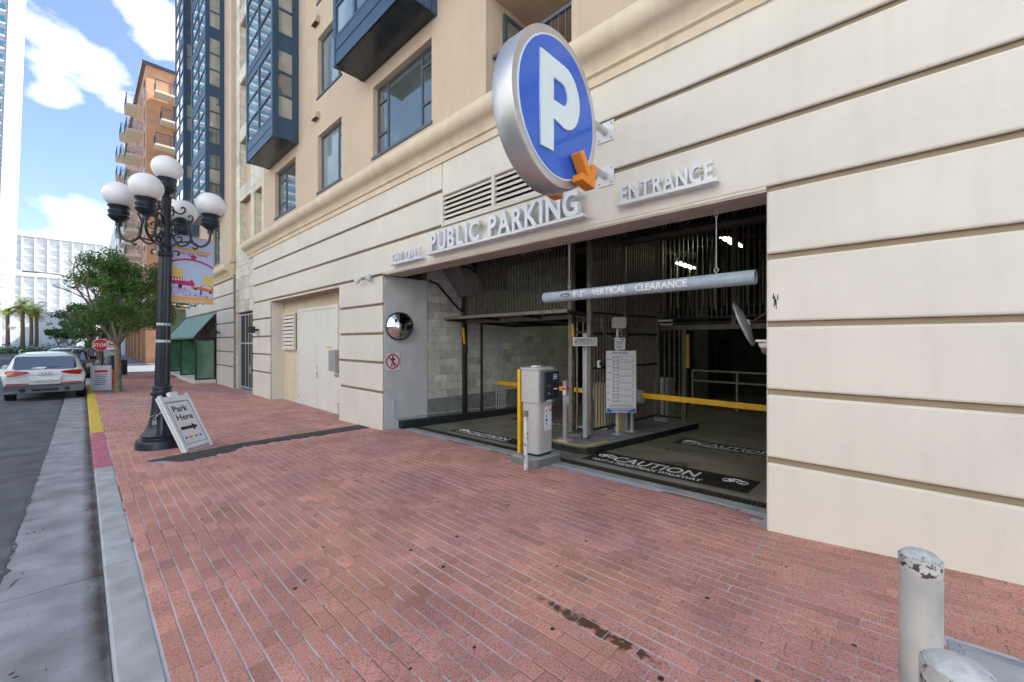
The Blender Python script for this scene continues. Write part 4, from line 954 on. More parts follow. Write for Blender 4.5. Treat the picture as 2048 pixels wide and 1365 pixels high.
# fences
def barfence(label,p0,p1,z0,z1,posts,step=.115,rails=(),r=.0135,name='bar_fence',m='fence',bottom=None):
    p0=Vector((*p0,0));p1=Vector((*p1,0)); d=p1-p0; L_=d.length; u=d.normalized(); t=thing(name,label,'fence',((p0.x+p1.x)/2,(p0.y+p1.y)/2,z0))
    n=int(L_/step)
    for i in range(1,n):
        q=p0+u*(L_*i/n); MB().box(q.x-r,q.x+r,q.y-r,q.y+r,z0+.02,z1).build('bar',m,t)
    for z in (z0,)+tuple(rails): MB().bar((p0.x,p0.y,z+.02),(p1.x,p1.y,z+.02),.035,.045).build('rail','black',t)
    for k in posts:
        q=p0+u*(L_*k); MB().box(q.x-.045,q.x+.045,q.y-.045,q.y+.045,bottom if bottom is not None else z0-.05,z1+.02).build('post','fence',t,.004)
    return t
barfence('floor to ceiling bars running back along the island',(7.05,4.48),(9.62,4.25),.06,5.1,(.45,1.0),.095,(1.30,2.42,2.0))
barfence('narrow barred panel between two tall posts at the front of the island',(6.88,4.86),(6.92,4.44),.05,2.42,(0,1),.11,(2.02,2.25),bottom=.02)
barfence('short barred return at the far right end of the island',(9.62,4.2),(9.66,3.62),.04,2.2,(1.0,),.10,())
barfence('overhead bars above the left exit lane',(6.98,8.40),(6.98,4.90),2.52,5.1,(0,.13,1.0),.092,(2.40,))
barfence('overhead bars above the right entrance lane',(9.72,4.2),(9.72,-3.9),2.38,5.1,(.0,.2,),.105,(2.26,),bottom=2.2)
barfence('dim vertical bars deep in the garage behind the entrance lane',(13.4,7.5),(13.4,-3.9),2.9,5.1,(.3,.6),.20,(3.9,))
b=MB(); b.box(9.66,9.80,-3.9,4.25,2.13,2.235); tag(b.build('steel_beam','fence'),'horizontal steel beam carrying the bars over the entrance lane','beam')
b=MB(); b.box(6.93,7.03,4.45,8.4,2.33,2.41); tag(b.build('steel_beam','fence'),'horizontal steel beam over the exit lane below the bars','beam')
tag(MB().box(6.93,7.03,8.30,8.40,-.2,5.1).build('gate_post','blackpaint'),'tall black scuffed post against the block wall','post')
tag(MB().box(6.85,6.95,4.83,4.93,2.45,5.1).box(6.87,6.97,4.40,4.48,2.45,5.1).build('upper_posts','fence'),'pair of steel uprights continuing above the front barred panel','posts')
# tilted up gate
t=thing('overhead_gate','tilted up black overhead gate panel above the exit lane','gate',(7.4,6.4,2.4))
b=MB(); b.add([(x,y,(2.44 if x<7 else 2.34)+k) for x in (6.27,8.9) for y in (4.52,8.27) for k in (0,.02)],[(0,1,3,2),(4,6,7,5),(0,4,5,1),(2,3,7,6),(0,2,6,4),(1,5,7,3)]); b.build('panel_sheet','black',t)
MB().box(6.24,6.29,4.5,8.29,2.405,2.475).build('front_edge','fence',t,.004)
for y in (4.52,5.7,7.0,8.24): MB().bar((6.3,y,2.41),(8.9,y,2.30),.04,.06).build('rib','black',t)
MB().bar((8.88,4.5,2.31),(8.88,8.29,2.31),.05,.06).build('rear_edge','black',t)
for y in (8.22,4.78):
    m=MB(); m.bar((6.86,y,2.34),(6.93,y-.0,1.55),.07,.05); m.build('counterweight_arm','black',t); MB().bar((6.815,y,2.22),(6.86,y,1.80),.035,.045).build('yellow_guard','yellow',t)
tag(MB().box(9.60,9.64,3.50,3.56,1.25,2.02).build('hazard_strip','yellow'),'yellow hazard strip on the post beyond the entrance lane','marker')
# small cameras and clutter on the bars
t=thing('bullet_camera','small white camera clipped to the bars behind the OPEN sign','camera',(7.2,4.35,1.4)); obox(MB(),Vector((7.12,4.36,1.41)),fx,.07,nn_,.05,.15).build('housing','white',t,.01); MB().cyl((7.15,4.32,1.42),(7.12,4.28,1.42),.05,n=16).build('lens','black',t)
t=thing('lamp_fitting','small pale lamp fitting on the bars at the end of the island','lamp',(9.6,4.3,2.3)); MB().box(9.50,9.60,3.86,4.2,2.33,2.38).build('tube','white',t,.01); MB().box(9.50,9.60,3.86,4.15,2.24,2.29).build('tube','white',t,.01)
# rubber mats
def rmat(x0,x1,y0,y1,label,full=True,flip=1):
    t=thing('rubber_mat',label,'mat',((x0+x1)/2,(y0+y1)/2,gz(x0,y0)))
    b=MB(); b.add([(x,y,gz(x,y)+k) for x in (x0,x1) for y in (y0,y1) for k in (.001,.009)],[(0,1,3,2),(4,6,7,5),(0,4,5,1),(2,3,7,6),(0,2,6,4),(1,5,7,3)]); b.build('mat','rubber',t)
    ud=Vector((1,0,-.036)); xd=Vector((0,-1,-(gz(x0,y0)-gz(x0,y1))/(y0-y1))); h=x1-x0; w=y1-y0
    o=Vector((x0,y1,gz(x0,y1)+.0105))
    text('CAUTION',o-Vector((0,.16*w,0))+ud*h*.36+xd*0+Vector((0,0,-(gz(x0,y1)-gz(x0,y1-.16*w)))),xd,ud,h*.62,.001,'matink',t,bold=.006,sx=w*.60/(h*.62*4.9))
    text('NOT A PEDESTRIAN WALKWAY',o-Vector((0,.06*w,0))+ud*h*.10+Vector((0,0,-(gz(x0,y1)-gz(x0,y1-.06*w)))),xd,ud,h*.24,.001,'matink',t,bold=.003,sx=w*.82/(h*.24*17.0))
    for yc in (.10,.90):   # bicycle pictograms
        b=MB(); c=o-Vector((0,yc*w,0))+ud*h*.62
        zf=lambda p: (p[0],p[1],gz(p[0],p[1])+.0125)
        for dy in (-.085,.085):
            pts=[zf((c.x+.07*math.cos(q),c.y+dy*w/2.4+.07*math.sin(q)*w/2.4)) for q in [2*math.pi*i/16 for i in range(17)]]; b.tube(pts,.006,4)
        k=w/2.4
        b.tube([zf(p) for p in ((c.x,c.y-.085*k),(c.x+.11,c.y-.04*k),(c.x+.11,c.y+.05*k),(c.x,c.y),(c.x,c.y+.085*k),(c.x+.11,c.y+.05*k))],.006,4); b.build('bicycle_mark','matink',t)
    return t
rmat(5.74,6.42,1.38,3.84,'black CAUTION mat across the front of the entrance lane')
rmat(8.12,8.66,.9,3.28,'second CAUTION mat deeper in the entrance lane')
rmat(5.70,6.10,5.05,7.36,'black CAUTION mat across the exit lane')
rmat(8.0,8.4,5.3,7.6,'far CAUTION mat behind the bars in the exit lane')
strip('painted_line',[5.58,5.62],rng(1.0,3.86,8),lambda x,y:gz(x,y)+.003,'concrete'); 
# lights
def tubes(x0,x1,y,z,lab):
    t=thing('strip_light',lab,'lamp',((x0+x1)/2,y,z)); MB().box(x0,x1,y-.10,y+.10,z,z+.06).build('tray','machs',t); 
    for dy in (-.05,.05): MB().cyl((x0+.05,y+dy,z-.02),(x1-.05,y+dy,z-.02),.018,n=8).build('tube','tube_on',t)
tubes(10.4,11.9,3.02,4.35,'lit fluorescent strip under the garage ceiling at the right'); tubes(12.6,14.0,4.95,4.3,'smaller lit fluorescent strip further back near the fence')
# back room clutter
t=thing('handrail','dim steel handrail at the back of the garage','railing',(15,3.9,0)); 
for z in (.5,.85): MB().cyl((14.6,2.5,z),(14.6,5.2,z),.03,n=8).build('rail','steel',t)
for y in (2.5,3.8,5.2): MB().cyl((14.6,y,-.4),(14.6,y,.85),.03,n=8).build('post','steel',t)
b=MB(); b.box(19.9,19.99,5.4,6.0,-.4,2.0); tag(b.build('back_door','rust'),'dark brown door in the back wall of the garage','door')
b=MB(); 
for y in (1,5.2): b.box(16.2,16.7,y,y+.5,-.5,5.2)
tag(b.build('garage_columns','gdark'),'dark concrete columns at the back of the garage','columns')
# ================================================================= LAMP POST
LX,LY=1.0,9.93; lz=gz(LX,LY)
t=thing('street_lamp','ornate dark cast iron five globe street lamp by the Park Here board','street lamp',(LX,LY,lz))
c=(LX,LY,lz)
MB().lathe([(.36,-.1),(.36,.13),(.345,.16),(.27,.18),(.265,.20),(.29,.22),(.295,.25),(.28,.27)],c,32).build('base_plinth','lamp',t,smooth=True)
MB().lathe([(.27,.26),(.235,.32),(.19,.42),(.158,.58),(.14,.80),(.13,.98)],c,64,.035,16).build('bell_base','lamp',t,smooth=True)
MB().lathe([(.14,.97),(.165,.99),(.17,1.03),(.14,1.05),(.135,1.10),(.155,1.12),(.15,1.15),(.115,1.17)],c,28).build('collar','lamp',t,smooth=True)
MB().lathe([(.105,1.15),(.098,2.2),(.090,3.62)],c,48,.07,12).build('fluted_shaft','lamp',t,smooth=True)
MB().lathe([(.10,2.30),(.103,2.31),(.103,2.34),(.10,2.35)],c,24).build('strap','steel',t,smooth=True); MB().lathe([(.108,1.98),(.11,1.985),(.11,2.02),(.108,2.03)],c,24).build('strap','steel',t,smooth=True)
MB().lathe([(.09,3.60),(.115,3.63),(.118,3.68),(.095,3.70),(.10,3.80),(.115,3.83),(.095,3.86),(.082,3.90),(.072,4.72),(.085,4.75),(.06,4.78)],c,28).build('upper_shaft','lamp',t,smooth=True)
def lampcup(x,y,z):
    cup=MB().lathe([(.03,-.02),(.045,0),(.05,.03),(.10,.06),(.135,.10),(.15,.13),(.13,.16),(.142,.19),(.148,.22),(.125,.25),(.13,.28),(.15,.30),(.155,.325),(.14,.33)],(x,y,z),24,.03,8).build('lamp_holder','lamp',t,smooth=True)
    n=18; pr=[]
    for i in range(n+1):
        q=math.radians(-62+152*i/n); pr.append((.236*math.cos(q),.228*math.sin(q)+.53))
    pr[-1]=(.004,pr[-1][1])
    MB().lathe(pr,(x,y,z-.005),36).build('globe','globe',t,smooth=True)
lampcup(LX,LY,lz+4.78)
def spiral(cx,cz,r0,r1,a0,turn,n=18): return [(cx+(r0+(r1-r0)*i/n)*math.cos(math.radians(a0+turn*i/n)),cz+(r0+(r1-r0)*i/n)*math.sin(math.radians(a0+turn*i/n))) for i in range(n+1)]
for k,deg in enumerate((-118,-28,62,152)):
    d=Vector((math.cos(math.radians(deg)),math.sin(math.radians(deg)),0))
    P=lambda r,z: Vector((LX,LY,lz))+d*r+Vector((0,0,z))
    R=.70; zc=4.17
    lampcup(LX+d.x*R,LY+d.y*R,lz+zc)
    b=MB()
    # main S arm: down from the holder, round, up over and scrolling in at the shaft
    pts=[(R,zc-.02),(R-.01,zc-.16),(R-.06,zc-.26),(R-.15,zc-.31),(R-.25,zc-.27),(R-.31,zc-.17),(R-.33,zc-.02),(R-.36,zc+.12),(R-.43,zc+.20),(R-.52,zc+.20),(R-.59,zc+.13),(R-.62,zc+.03)]
    def smooth(p,n=4):
        o=[]
        for i in range(len(p)-1):
            p0,p1,p2,p3=p[max(i-1,0)],p[i],p[i+1],p[min(i+2,len(p)-1)]
            for s in range(n):
                q=s/n; o.append(tuple(.5*((2*p1[j])+(-p0[j]+p2[j])*q+(2*p0[j]-5*p1[j]+4*p2[j]-p3[j])*q*q+(-p0[j]+3*p1[j]-3*p2[j]+p3[j])*q**3) for j in (0,1)))
        return o+[p[-1]]
    b.tube([P(*q) for q in smooth(pts)],.022,8)
    b.tube([P(*q) for q in spiral(.19,zc+.04,.085,.03,10,-420,26)],.014,6)
    b.tube([P(*q) for q in spiral(.20,zc-.19,.09,.03,80,420,26)],.015,6)
    b.tube([P(*q) for q in smooth([(.09,zc-.10),(.20,zc-.32),(.34,zc-.28),(.40,zc-.12),(.36,zc+.05),(.42,zc+.22)])],.018,7)
    b.tube([P(*q) for q in smooth([(.42,zc+.22),(.39,zc+.28),(.35,zc+.26),(.36,zc+.235)])],.014,6)
    b.tube([P(*q) for q in smooth([(.08,zc-.36),(.20,zc-.27),(.35,zc-.24),(.48,zc-.27),(.50,zc-.33),(.46,zc-.37),(.43,zc-.34)])],.017,7)
    b.tube([P(*q) for q in smooth([(.09,zc+.42),(.13,zc+.33),(.21,zc+.29),(.28,zc+.33),(.29,zc+.40),(.25,zc+.42),(.23,zc+.39)])],.016,7)
    b.tube([P(*q) for q in smooth([(.08,zc-.52),(.13,zc-.44),(.20,zc-.44),(.21,zc-.50),(.18,zc-.51)])],.013,6)
    b.build('scroll_arm','lamp',t,smooth=True)
    b=MB(); 
    for k2 in (0,): b.cyl(P(R,zc-.04),P(R,zc+.0),.05,.05,12)
    b.build('arm_knuckle','lamp',t)
t.rotation_euler=(math.radians(.55),math.radians(.95),0); t.scale=(1,1,.975)
# padlock and chain
b=MB(); b.tube([(LX+.15*math.cos(q),LY+.15*math.sin(q),lz+.62+.05*math.sin(q+2)) for q in [i*2*math.pi/24 for i in range(25)]],.007,5); 
b.tube([(LX-.10,LY-.155,lz+.56),(LX-.02,LY-.19,lz+.66),(LX+.10,LY-.30,lz+.72)],.006,5); tag(b.build('chain','steel'),'thin chain looped round the lamp base and tied to the board','chain')
b=MB(); b.box(LX-.135,LX-.075,LY-.20,LY-.17,lz+.45,lz+.52); b.tube([(LX-.125,LY-.185,lz+.52),(LX-.12,LY-.185,lz+.56),(LX-.09,LY-.185,lz+.56),(LX-.085,LY-.185,lz+.52)],.006,6); tag(b.build('padlock','machs'),'small padlock hanging on the lamp base chain','padlock')
# banner
t=thing('street_banner','colourful Gaslamp banner reading you get here hanging from the street lamp','banner',(1.5,10,3.2))
o_=Vector((1.145,9.97,2.62)); xa=Vector((.97,.16,0)).normalized(); nb=xa.cross(Vector((0,0,1))); BW,BH=.69,1.27
def bp(a,z,k=.004): return o_+xa*(a*BW)+Vector((0,0,z*BH))+nb*k
def bpoly(pts,m,k=.004,name='print'):
    b=MB(); n=len(pts); b.add([bp(a,z,k) for a,z in pts],[tuple(range(n))]); return b.build(name,m,sheet)
b=MB(); nx=10
for i in range(nx):
    a0,a1=i/nx,(i+1)/nx; b.add([bp(a,z,k) for a in (a0,a1) for z in (0,1) for k in (-.003,.003)],[(0,1,3,2),(4,6,7,5),(0,4,5,1),(2,3,7,6),(0,2,6,4),(1,5,7,3)])
sheet=b.build('sheet','ban_white',t)
bpoly([(0,.28),(1,.28),(1,1),(0,1)],'ban_sky',.0045); bpoly([(0,0),(1,0),(1,.085),(0,.085)],'ban_or',.005)
bpoly([(0,.085),(1,.085),(1,.30),(0,.30)],'ban_sky',.0052)
bpoly([(.06,.835),(.93,.805),(.90,.785),(.93,.765),(.06,.80),(.09,.815)],'ban_or',.006)
for i in range(10):
    a0,a1=i/10,(i+1)/10; f=lambda a:.66-.32*(a-.45)**2; bpoly([(a0,f(a0)-.018),(a1,f(a1)-.018),(a1,f(a1)+.012),(a0,f(a0)+.012)],'ban_mag',.006)
bpoly([(.52+.075*math.cos(q*.5),.70+.03*math.sin(q*.5)) for q in range(13)],'ban_mag',.0065)
text('GASLAMP',bp(.10,.875,.0055),xa,(0,0,1),.10,.001,'ban_white',sheet,sx=1.15,bold=.001); text('you get here',bp(.13,.725,.0058),xa,(.05,0,1),.105,.001,'ban_mag',sheet,sx=.92,bold=.0008)
text('SAN DIEGO GASLAMP QUARTER',bp(.16,.015,.0058),xa,(0,0,1),.03,.001,'ban_white',sheet,sx=1)
bpoly([(0,.27),(.27,.27),(.27,.52),(.22,.52),(.20,.50),(0,.56)],'ban_yel',.0055); bpoly([(.74,.25),(1,.25),(1,.44),(.86,.43),(.84,.45),(.76,.44)],'ban_yel',.0055)
for i in range(4):
    for j in range(3): bpoly([(.03+.06*i,.36+.05*j),(.055+.06*i,.36+.05*j),(.055+.06*i,.385+.05*j),(.03+.06*i,.385+.05*j)],'ban_or',.006)
bpoly([(0,.27),(.52,.25),(.55,.27),(.50,.34),(0,.38)],'ban_mag',.0062)
for i in range(7): bpoly([(.03+.06*i,.325),(.065+.06*i,.322),(.065+.06*i,.352),(.03+.06*i,.355)],'ban_white',.0066)
bpoly([(.46,.215),(1,.17),(1,.255),(.90,.28),(.72,.285),(.66,.25),(.46,.245)],'ban_red',.0064); bpoly([(.72,.245),(.95,.225),(.95,.26),(.88,.272),(.74,.275)],'ban_sky',.0068)
for a,z,r_ in ((.56,.215,.035),(.92,.175,.035)): bpoly([(a+r_*math.cos(q*.6),z+r_*.54*math.sin(q*.6)) for q in range(10)],'ink',.007)
b=MB()
for a,z,r_ in ((.10,.17,.085),(.36,.145,.085),(.55,.115,.022),(.84,.10,.022)): b.tube([bp(a+r_*math.cos(q),z+r_*.545*math.sin(q),.008) for q in [2*math.pi*i/20 for i in range(21)]],.0045,4)
b.tube([bp(.10,.17,.008),bp(.19,.22,.008),(bp(.31,.205,.008)),bp(.22,.15,.008),bp(.19,.22,.008)],.004,4); b.tube([bp(.36,.145,.008),bp(.31,.205,.008),bp(.30,.235,.008)],.004,4); b.tube([bp(.55,.115,.008),bp(.58,.17,.008)],.004,4); b.tube([bp(.55,.115,.008),bp(.84,.10,.008)],.004,4)
b.build('bicycle_print','ban_mag',sheet)
bpoly([(.17,.21),(.24,.20),(.25,.26),(.20,.275),(.16,.25)],'ink',.009); bpoly([(.66,.13),(.71,.125),(.72,.20),(.68,.22)],'blueink',.009)
for z in (2.61,3.90): MB().cyl((LX,LY,z),tuple(bp(1.03,0 if z<3 else 1.0,0)),.012,n=8).build('banner_rod','steel',t)
# ================================================================= PARK HERE BOARD
t=thing('sandwich_board','white folded plastic sandwich board reading Park Here leaning on the street lamp','sign board',(1.45,9.2,-.09))
p0=Vector((1.24,9.04,gz(1.24,9.04)+.005)); p1=Vector((1.70,9.42,gz(1.70,9.42)+.005)); xb=(p1-p0).normalized()
top=Vector((LX+.15,LY-.165,lz+1.10)); ub=(top-p0); ub=(ub-xb*ub.dot(xb)).normalized(); H_=1.12; Wb=.60; nb2=xb.cross(ub).normalized()
if nb2.dot(Vector((0,-1,0)))<0: nb2=-nb2
Q=lambda a,z,k=0: p0+xb*a+ub*z+nb2*k
def bslab(a0,a1,z0_,z1_,k0,k1,m,name,bev=0,par=None):
    b=MB(); b.add([Q(a,z,k) for a in (a0,a1) for z in (z0_,z1_) for k in (k0,k1)],[(0,1,3,2),(4,6,7,5),(0,4,5,1),(2,3,7,6),(0,2,6,4),(1,5,7,3)]); return b.build(name,m,par or t,bev)
fr_=MB()
for a in ((0,.06,0,H_),(Wb-.06,Wb,0,H_),(.06,Wb-.06,.05,.13),(.06,Wb-.06,.97,H_-.04)): fr_.add([Q(x,z,k) for x in a[:2] for z in a[2:] for k in (-.025,.02)],[(0,1,3,2),(4,6,7,5),(0,4,5,1),(2,3,7,6),(0,2,6,4),(1,5,7,3)])
fr_.build('frame','aboard',t,.008); bslab(.05,Wb-.05,.10,1.0,-.02,.008,'aboard','panel'); bslab(.0,Wb,0,H_-.02,-.075,-.035,'aboard','rear_leaf',.01); bslab(.22,.40,H_-.05,H_+.05,-.05,.015,'aboard','carry_handle',.015)
for a in ((.063,.071,.135,.965),(Wb-.071,Wb-.063,.135,.965),(.071,Wb-.071,.957,.965),(.071,Wb-.071,.135,.143)): bslab(*a,.009,.012,'ink','border')
text('Park',Q(.13,.77,.010),xb,ub,.165,.001,'ink',t,bold=.003); text('Here',Q(.13,.60,.010),xb,ub,.165,.001,'ink',t,bold=.003)
b=MB(); n_=[(.12,.41),(.36,.41),(.36,.37),(.48,.44),(.36,.51),(.36,.47),(.12,.47)]; b.add([Q(a,z,.0105) for a,z in n_],[tuple(range(7))]); b.build('arrow_print','ink',t)
for a,m in ((.12,'blueink'),(.20,'ban_red'),(.245,'yellow'),(.33,'greyink'),(.42,'blueink')): bslab(a,a+.045,.235,.275,.009,.0105,m,'card_mark')
# ================================================================= BIG BOLLARDS
def bollard(x,y,r,ztop,lab):
    t=thing('bollard',lab,'bollard',(x,y,gz(x,y))); z0=gz(x,y)
    MB().lathe([(r,-.1),(r,ztop-z0-.012),(r-.004,ztop-z0)],(x,y,z0),48).build('pipe','postp',t,smooth=True)
    MB().lathe([(r+.0012,0),(r+.0012,.055),(r-.001,.058)],(x,y,ztop-.06),48).build('worn_rim','postworn',t,smooth=True); MB().lathe([(r-.006,0),(r-.007,.010),(r*.7,.022),(r*.3,.028),(.002,.03)],(x,y,ztop-.006),32).build('cement_cap','capc',t,smooth=True)
bollard(2.36,-.065,.066,.99,'tall pale painted pipe bollard standing near the wall')
bollard(1.60,-.115,.074,1.0,'nearest pipe bollard with chipped cement cap, cut off by the picture corner')
# ================================================================= SHOP FRONT, AWNING
t=thing('shop_awning','green fabric shop awning on a dark frame beyond the cream pier','awning',(4.2,29,2.6))
b=MB(); 
def awn(y0,y1,nm='fabric'):
    b=MB(); b.add([(4.62,y0,3.28),(3.75,y0,2.10),(3.75,y0,1.98),(4.62,y1,3.28),(3.75,y1,2.10),(3.75,y1,1.98),(4.62,y0,3.25),(3.78,y0,2.08),(4.62,y1,3.25),(3.78,y1,2.08)],[(0,1,4,3),(1,2,5,4),(6,8,9,7)]); return b.build(nm,'awn',t)
awn(25.0,29.2); awn(29.35,33.6)
f=MB()
for y in (25.02,29.2,29.35,33.55):
    f.bar((3.77,y,2.02),(4.64,y,2.02),.04,.05); f.bar((3.77,y,2.08),(4.62,y,3.22),.03,.03); f.bar((4.2,y,2.05),(4.62,y,2.9),.02,.02); f.bar((4.25,y,2.04),(4.25,y,2.65),.02,.02)
f.bar((3.77,25,2.0),(3.77,33.6,2.0),.05,.06); f.build('awning_frame','black',t)
t=thing('glass_screens','green glass street screens in black frames under the shop awning','glass screen',(4.2,29,0))
for y,x0,x1 in ((25.05,3.80,4.62),(29.3,3.78,4.60),(33.4,3.8,4.6)):
    f=MB(); 
    for a in ((x0,x0+.06,-.05,1.95),(x1-.06,x1,-.05,1.95),(x0+.06,x1-.06,-.05,.01),(x0+.06,x1-.06,1.89,1.95)): f.box(a[0],a[1],y-.03,y+.03,a[2],a[3])
    f=f.build('frame','black',t); MB().box(x0+.06,x1-.06,y-.006,y+.006,.01,1.89).build('pane','ggreen',f)
f=MB(); 
for y in (25.2,27.2,29.2,31.2,33.2): f.box(4.55,4.62,y,y+.07,-.05,1.98)
f.build('shop_mullions','black',t); MB().box(4.625,4.64,25.2,33.2,-.05,1.98).build('shop_glass','ggreen',t)
tag(MB().box(3.72,4.64,25.0,33.6,-.7,-.06).build('shop_plinth','stucco',None,.02),'low cream plinth under the green glass screens','plinth')
for i,y in enumerate((26.0,28.2,30.4,32.6)):
    t=thing('gooseneck_lamp',['first gooseneck barn lamp over the awning, nearest the cream pier','second gooseneck barn lamp over the awning, counting from the pier','third gooseneck barn lamp over the awning, counting from the pier','farthest gooseneck barn lamp over the awning'][i],'wall light',(4.6,y,4.1),'gooseneck lamps over the awning')
    MB().tube([(4.64,y,3.95),(4.45,y,3.98),(4.25,y,4.15),(4.0,y,4.28),(3.82,y,4.2),(3.78,y,4.0)],.02,6).build('arm','black',t); MB().lathe([(.03,.16),(.06,.10),(.10,.07),(.27,.0),(.28,-.02)],(3.78,y,3.86),20).build('shade','black',t,smooth=True); MB().cyl((4.6,y,3.95),(4.66,y,3.95),.06,n=10).build('wall_rose','black',t)
# round red sign above shop
t=thing('blade_sign','round red blade sign with white emblem projecting near the awning','sign',(3.4,33,4))
MB().cyl((3.45,33,4.15),(3.45,33.1,4.15),.42,n=28).build('disc','red',t); MB().box(3.2,3.7,32.98,32.995,4.12,4.19).build('emblem','poster',t); MB().cyl((3.5,33.05,4.6),(4.66,33.05,4.6),.03,n=6).build('bracket','black',t)
# ================================================================= SUV
def car_body(name_parts,x,y,z,Wd,Lg,Ht,paint,label,detail=2,group=None):
    t=thing('parked_car',label,'car',(x,y,z),group); hw=Wd/2
    # (y, [(halfw,z)...]) 9-point half profile from bottom centre to roof centre
    def ring(yy,wb,zb,w1,w2,wbelt,zbelt,wr,zr):
        h=[(0,zb),(wb*.8,zb),(wb,zb+.08),(w1,zb+.28),(w2,(zb+zbelt)/2+.12),(wbelt,zbelt),(wr+(wbelt-wr)*.15,zr-.16 if zr>zbelt+.2 else (zbelt+zr)/2),(wr*.92,zr-.02),(0,zr)]
        return [(a*hw,yy,b_*Ht) for a,b_ in h]+[(-a*hw,yy,b_*Ht) for a,b_ in h[-2:0:-1]]
    L=Lg; rings=[ring(.03,.80,.24,.90,.90,.86,.46,.80,.50),ring(0.0,.88,.21,.96,.955,.88,.50,.82,.545),ring(.06,.92,.18,.985,.985,.93,.60,.85,.66) if 0 else ring(.05,.92,.18,.985,.985,.925,.585,.84,.625),
      ring(.10,.92,.17,.99,.99,.93,.60,.80,.66),ring(.44,.92,.17,1,1,.94,.61,.80,.965),ring(.85,.92,.17,1,1,.94,.61,.80,.99),ring(1.9,.92,.17,.99,1,.94,.60,.80,1.01),ring(2.7,.92,.17,.99,1,.94,.595,.79,.985),
      ring(3.15,.92,.17,.99,1,.93,.59,.72,.94),ring(3.85,.92,.17,.99,1,.91,.585,.84,.63),ring(4.4,.92,.17,.99,.99,.88,.56,.80,.60),ring(L-.15,.86,.18,.92,.90,.80,.47,.72,.52),ring(L,.60,.24,.74,.76,.62,.42,.5,.46)]
    rings=[[(p[0],p[1]*(L/5.0) if True else 0,p[2]) for p in r] for r in rings]
    n=len(rings[0]); b=MB(); b.T=Matrix.Translation((x,y,z))
    b.add([p for r in rings for p in r],[(i*n+j,i*n+(j+1)%n,(i+1)*n+(j+1)%n,(i+1)*n+j) for i in range(len(rings)-1) for j in range(n)]+[tuple(range(n)),tuple((len(rings)-1)*n+j for j in range(n))])
    body=b.build('body',paint,t,smooth=False)
    me=body.data; me.polygons.foreach_set('use_smooth',[True]*len(me.polygons))
    if detail>1:
        s=body.modifiers.new('sub','SUBSURF'); s.levels=2; s.render_levels=2
    for yy in (L*.19,L*.80):
        for sx in (-1,1):
            w=MB(); w.T=Matrix.Translation((x,y,z)); w.cyl((sx*(hw-.02),yy,.37),(sx*(hw-.27),yy,.37),.37,n=28); wl=w.build('wheel','tyre',t,.03)
            w=MB(); w.T=Matrix.Translation((x,y,z)); w.cyl((sx*(hw-.012),yy,.37),(sx*(hw-.05),yy,.37),.24,n=20); w.build('rim','chrome',wl)
            w=MB(); w.T=Matrix.Translation((x,y,z)); w.cyl((sx*(hw+.004),yy,.40),(sx*(hw-.3),yy,.40),.42,n=24); w.build('wheel_arch','tyre',t) if 0 else None
    return t,hw
cz_=roadz(22)-.0
sx0,sy0=-.90,21.75
t,hw=car_body(None,sx0,sy0,cz_,1.98,5.0,1.72,'carw','white SUV parked at the kerb with dark rear window, seen from behind')
Rz=lambda a,yy,zz: (sx0+a,sy0+yy,cz_+zz)
def rpoly(pts,m,name,th=.012,par=None,sm=False):
    b=MB(); n=len(pts); f=[Rz(*p) for p in pts]; k=[Rz(p[0],p[1]+th,p[2]) for p in pts]
    b.add(f+k,[tuple(range(n)),tuple(range(2*n-1,n-1,-1))]+[(i,(i+1)%n,n+(i+1)%n,n+i) for i in range(n)]); return b.build(name,m,par or t,.004)
rpoly([(-.68,.075,1.10),(.68,.075,1.10),(.75,.13,1.16),(.70,.33,1.50),(.66,.37,1.55),(-.66,.37,1.55),(-.70,.33,1.50),(-.75,.13,1.16)],'cglass','rear_window',.05)
for s_ in (-1,1):
    L_=[(s_*.86,.0,.88),(s_*.56,-.03,.93),(s_*.36,-.035,1.0),(s_*.42,-.03,1.04),(s_*.84,.01,1.075),(s_*.90,.05,1.05),(s_*.91,.05,.90)]
    o=rpoly(L_,'tail','tail_lamp',.18)
    rpoly([(s_*.86,-.008,.90),(s_*.68,-.03,.925),(s_*.68,-.03,1.04),(s_*.86,-.005,1.05)],'tailo' if s_<0 else 'tail','lamp_cell',.02,o)
    rpoly([(s_*.88,-.03,.60),(s_*.36,-.06,.60),(s_*.36,-.06,.635),(s_*.88,-.03,.645)],'tail','reflector',.02)
    b=MB(); b.T=Matrix.Translation((sx0,sy0,cz_)); b.cyl((s_*.52,-.03,.40),(s_*.52,.12,.40),.075,n=20); b.build('exhaust_pipe','black',t)
    b=MB(); b.T=Matrix.Translation((sx0,sy0,cz_)); b.prism([(0,0),(.20,.02),(.24,.10),(.18,.18),(.02,.16)],((s_*.98,2.95,1.0),(s_,0,0),(0,0,1)),(0,.12,0)); b.build('wing_mirror','carw',t,.02)
    b=MB(); b.T=Matrix.Translation((sx0,sy0,cz_)); b.tube([(s_*.62,.7,1.68),(s_*.64,.85,1.74),(s_*.65,1.9,1.77),(s_*.64,2.8,1.72)],.018,6); b.build('roof_rail','chrome',t)
rpoly([(-.90,-.03,.30),(.90,-.03,.30),(.95,.0,.38),(.96,.0,.56),(.90,-.05,.585),(-.90,-.05,.585),(-.96,.0,.56),(-.95,.0,.38)],'carplast','rear_bumper',.12)
rpoly([(-.30,-.055,.36),(.30,-.055,.36),(.32,-.055,.44),(-.32,-.055,.44)],'black','tow_cover',.02)
pl=rpoly([(-.34,-.028,.70),(.34,-.028,.70),(.40,-.01,.86),(-.40,-.01,.86)],'carl','plate_recess',.03); rpoly([(-.16,-.04,.73),(.16,-.04,.73),(.16,-.03,.81),(-.16,-.03,.81)],'poster','licence_plate',.008,pl)
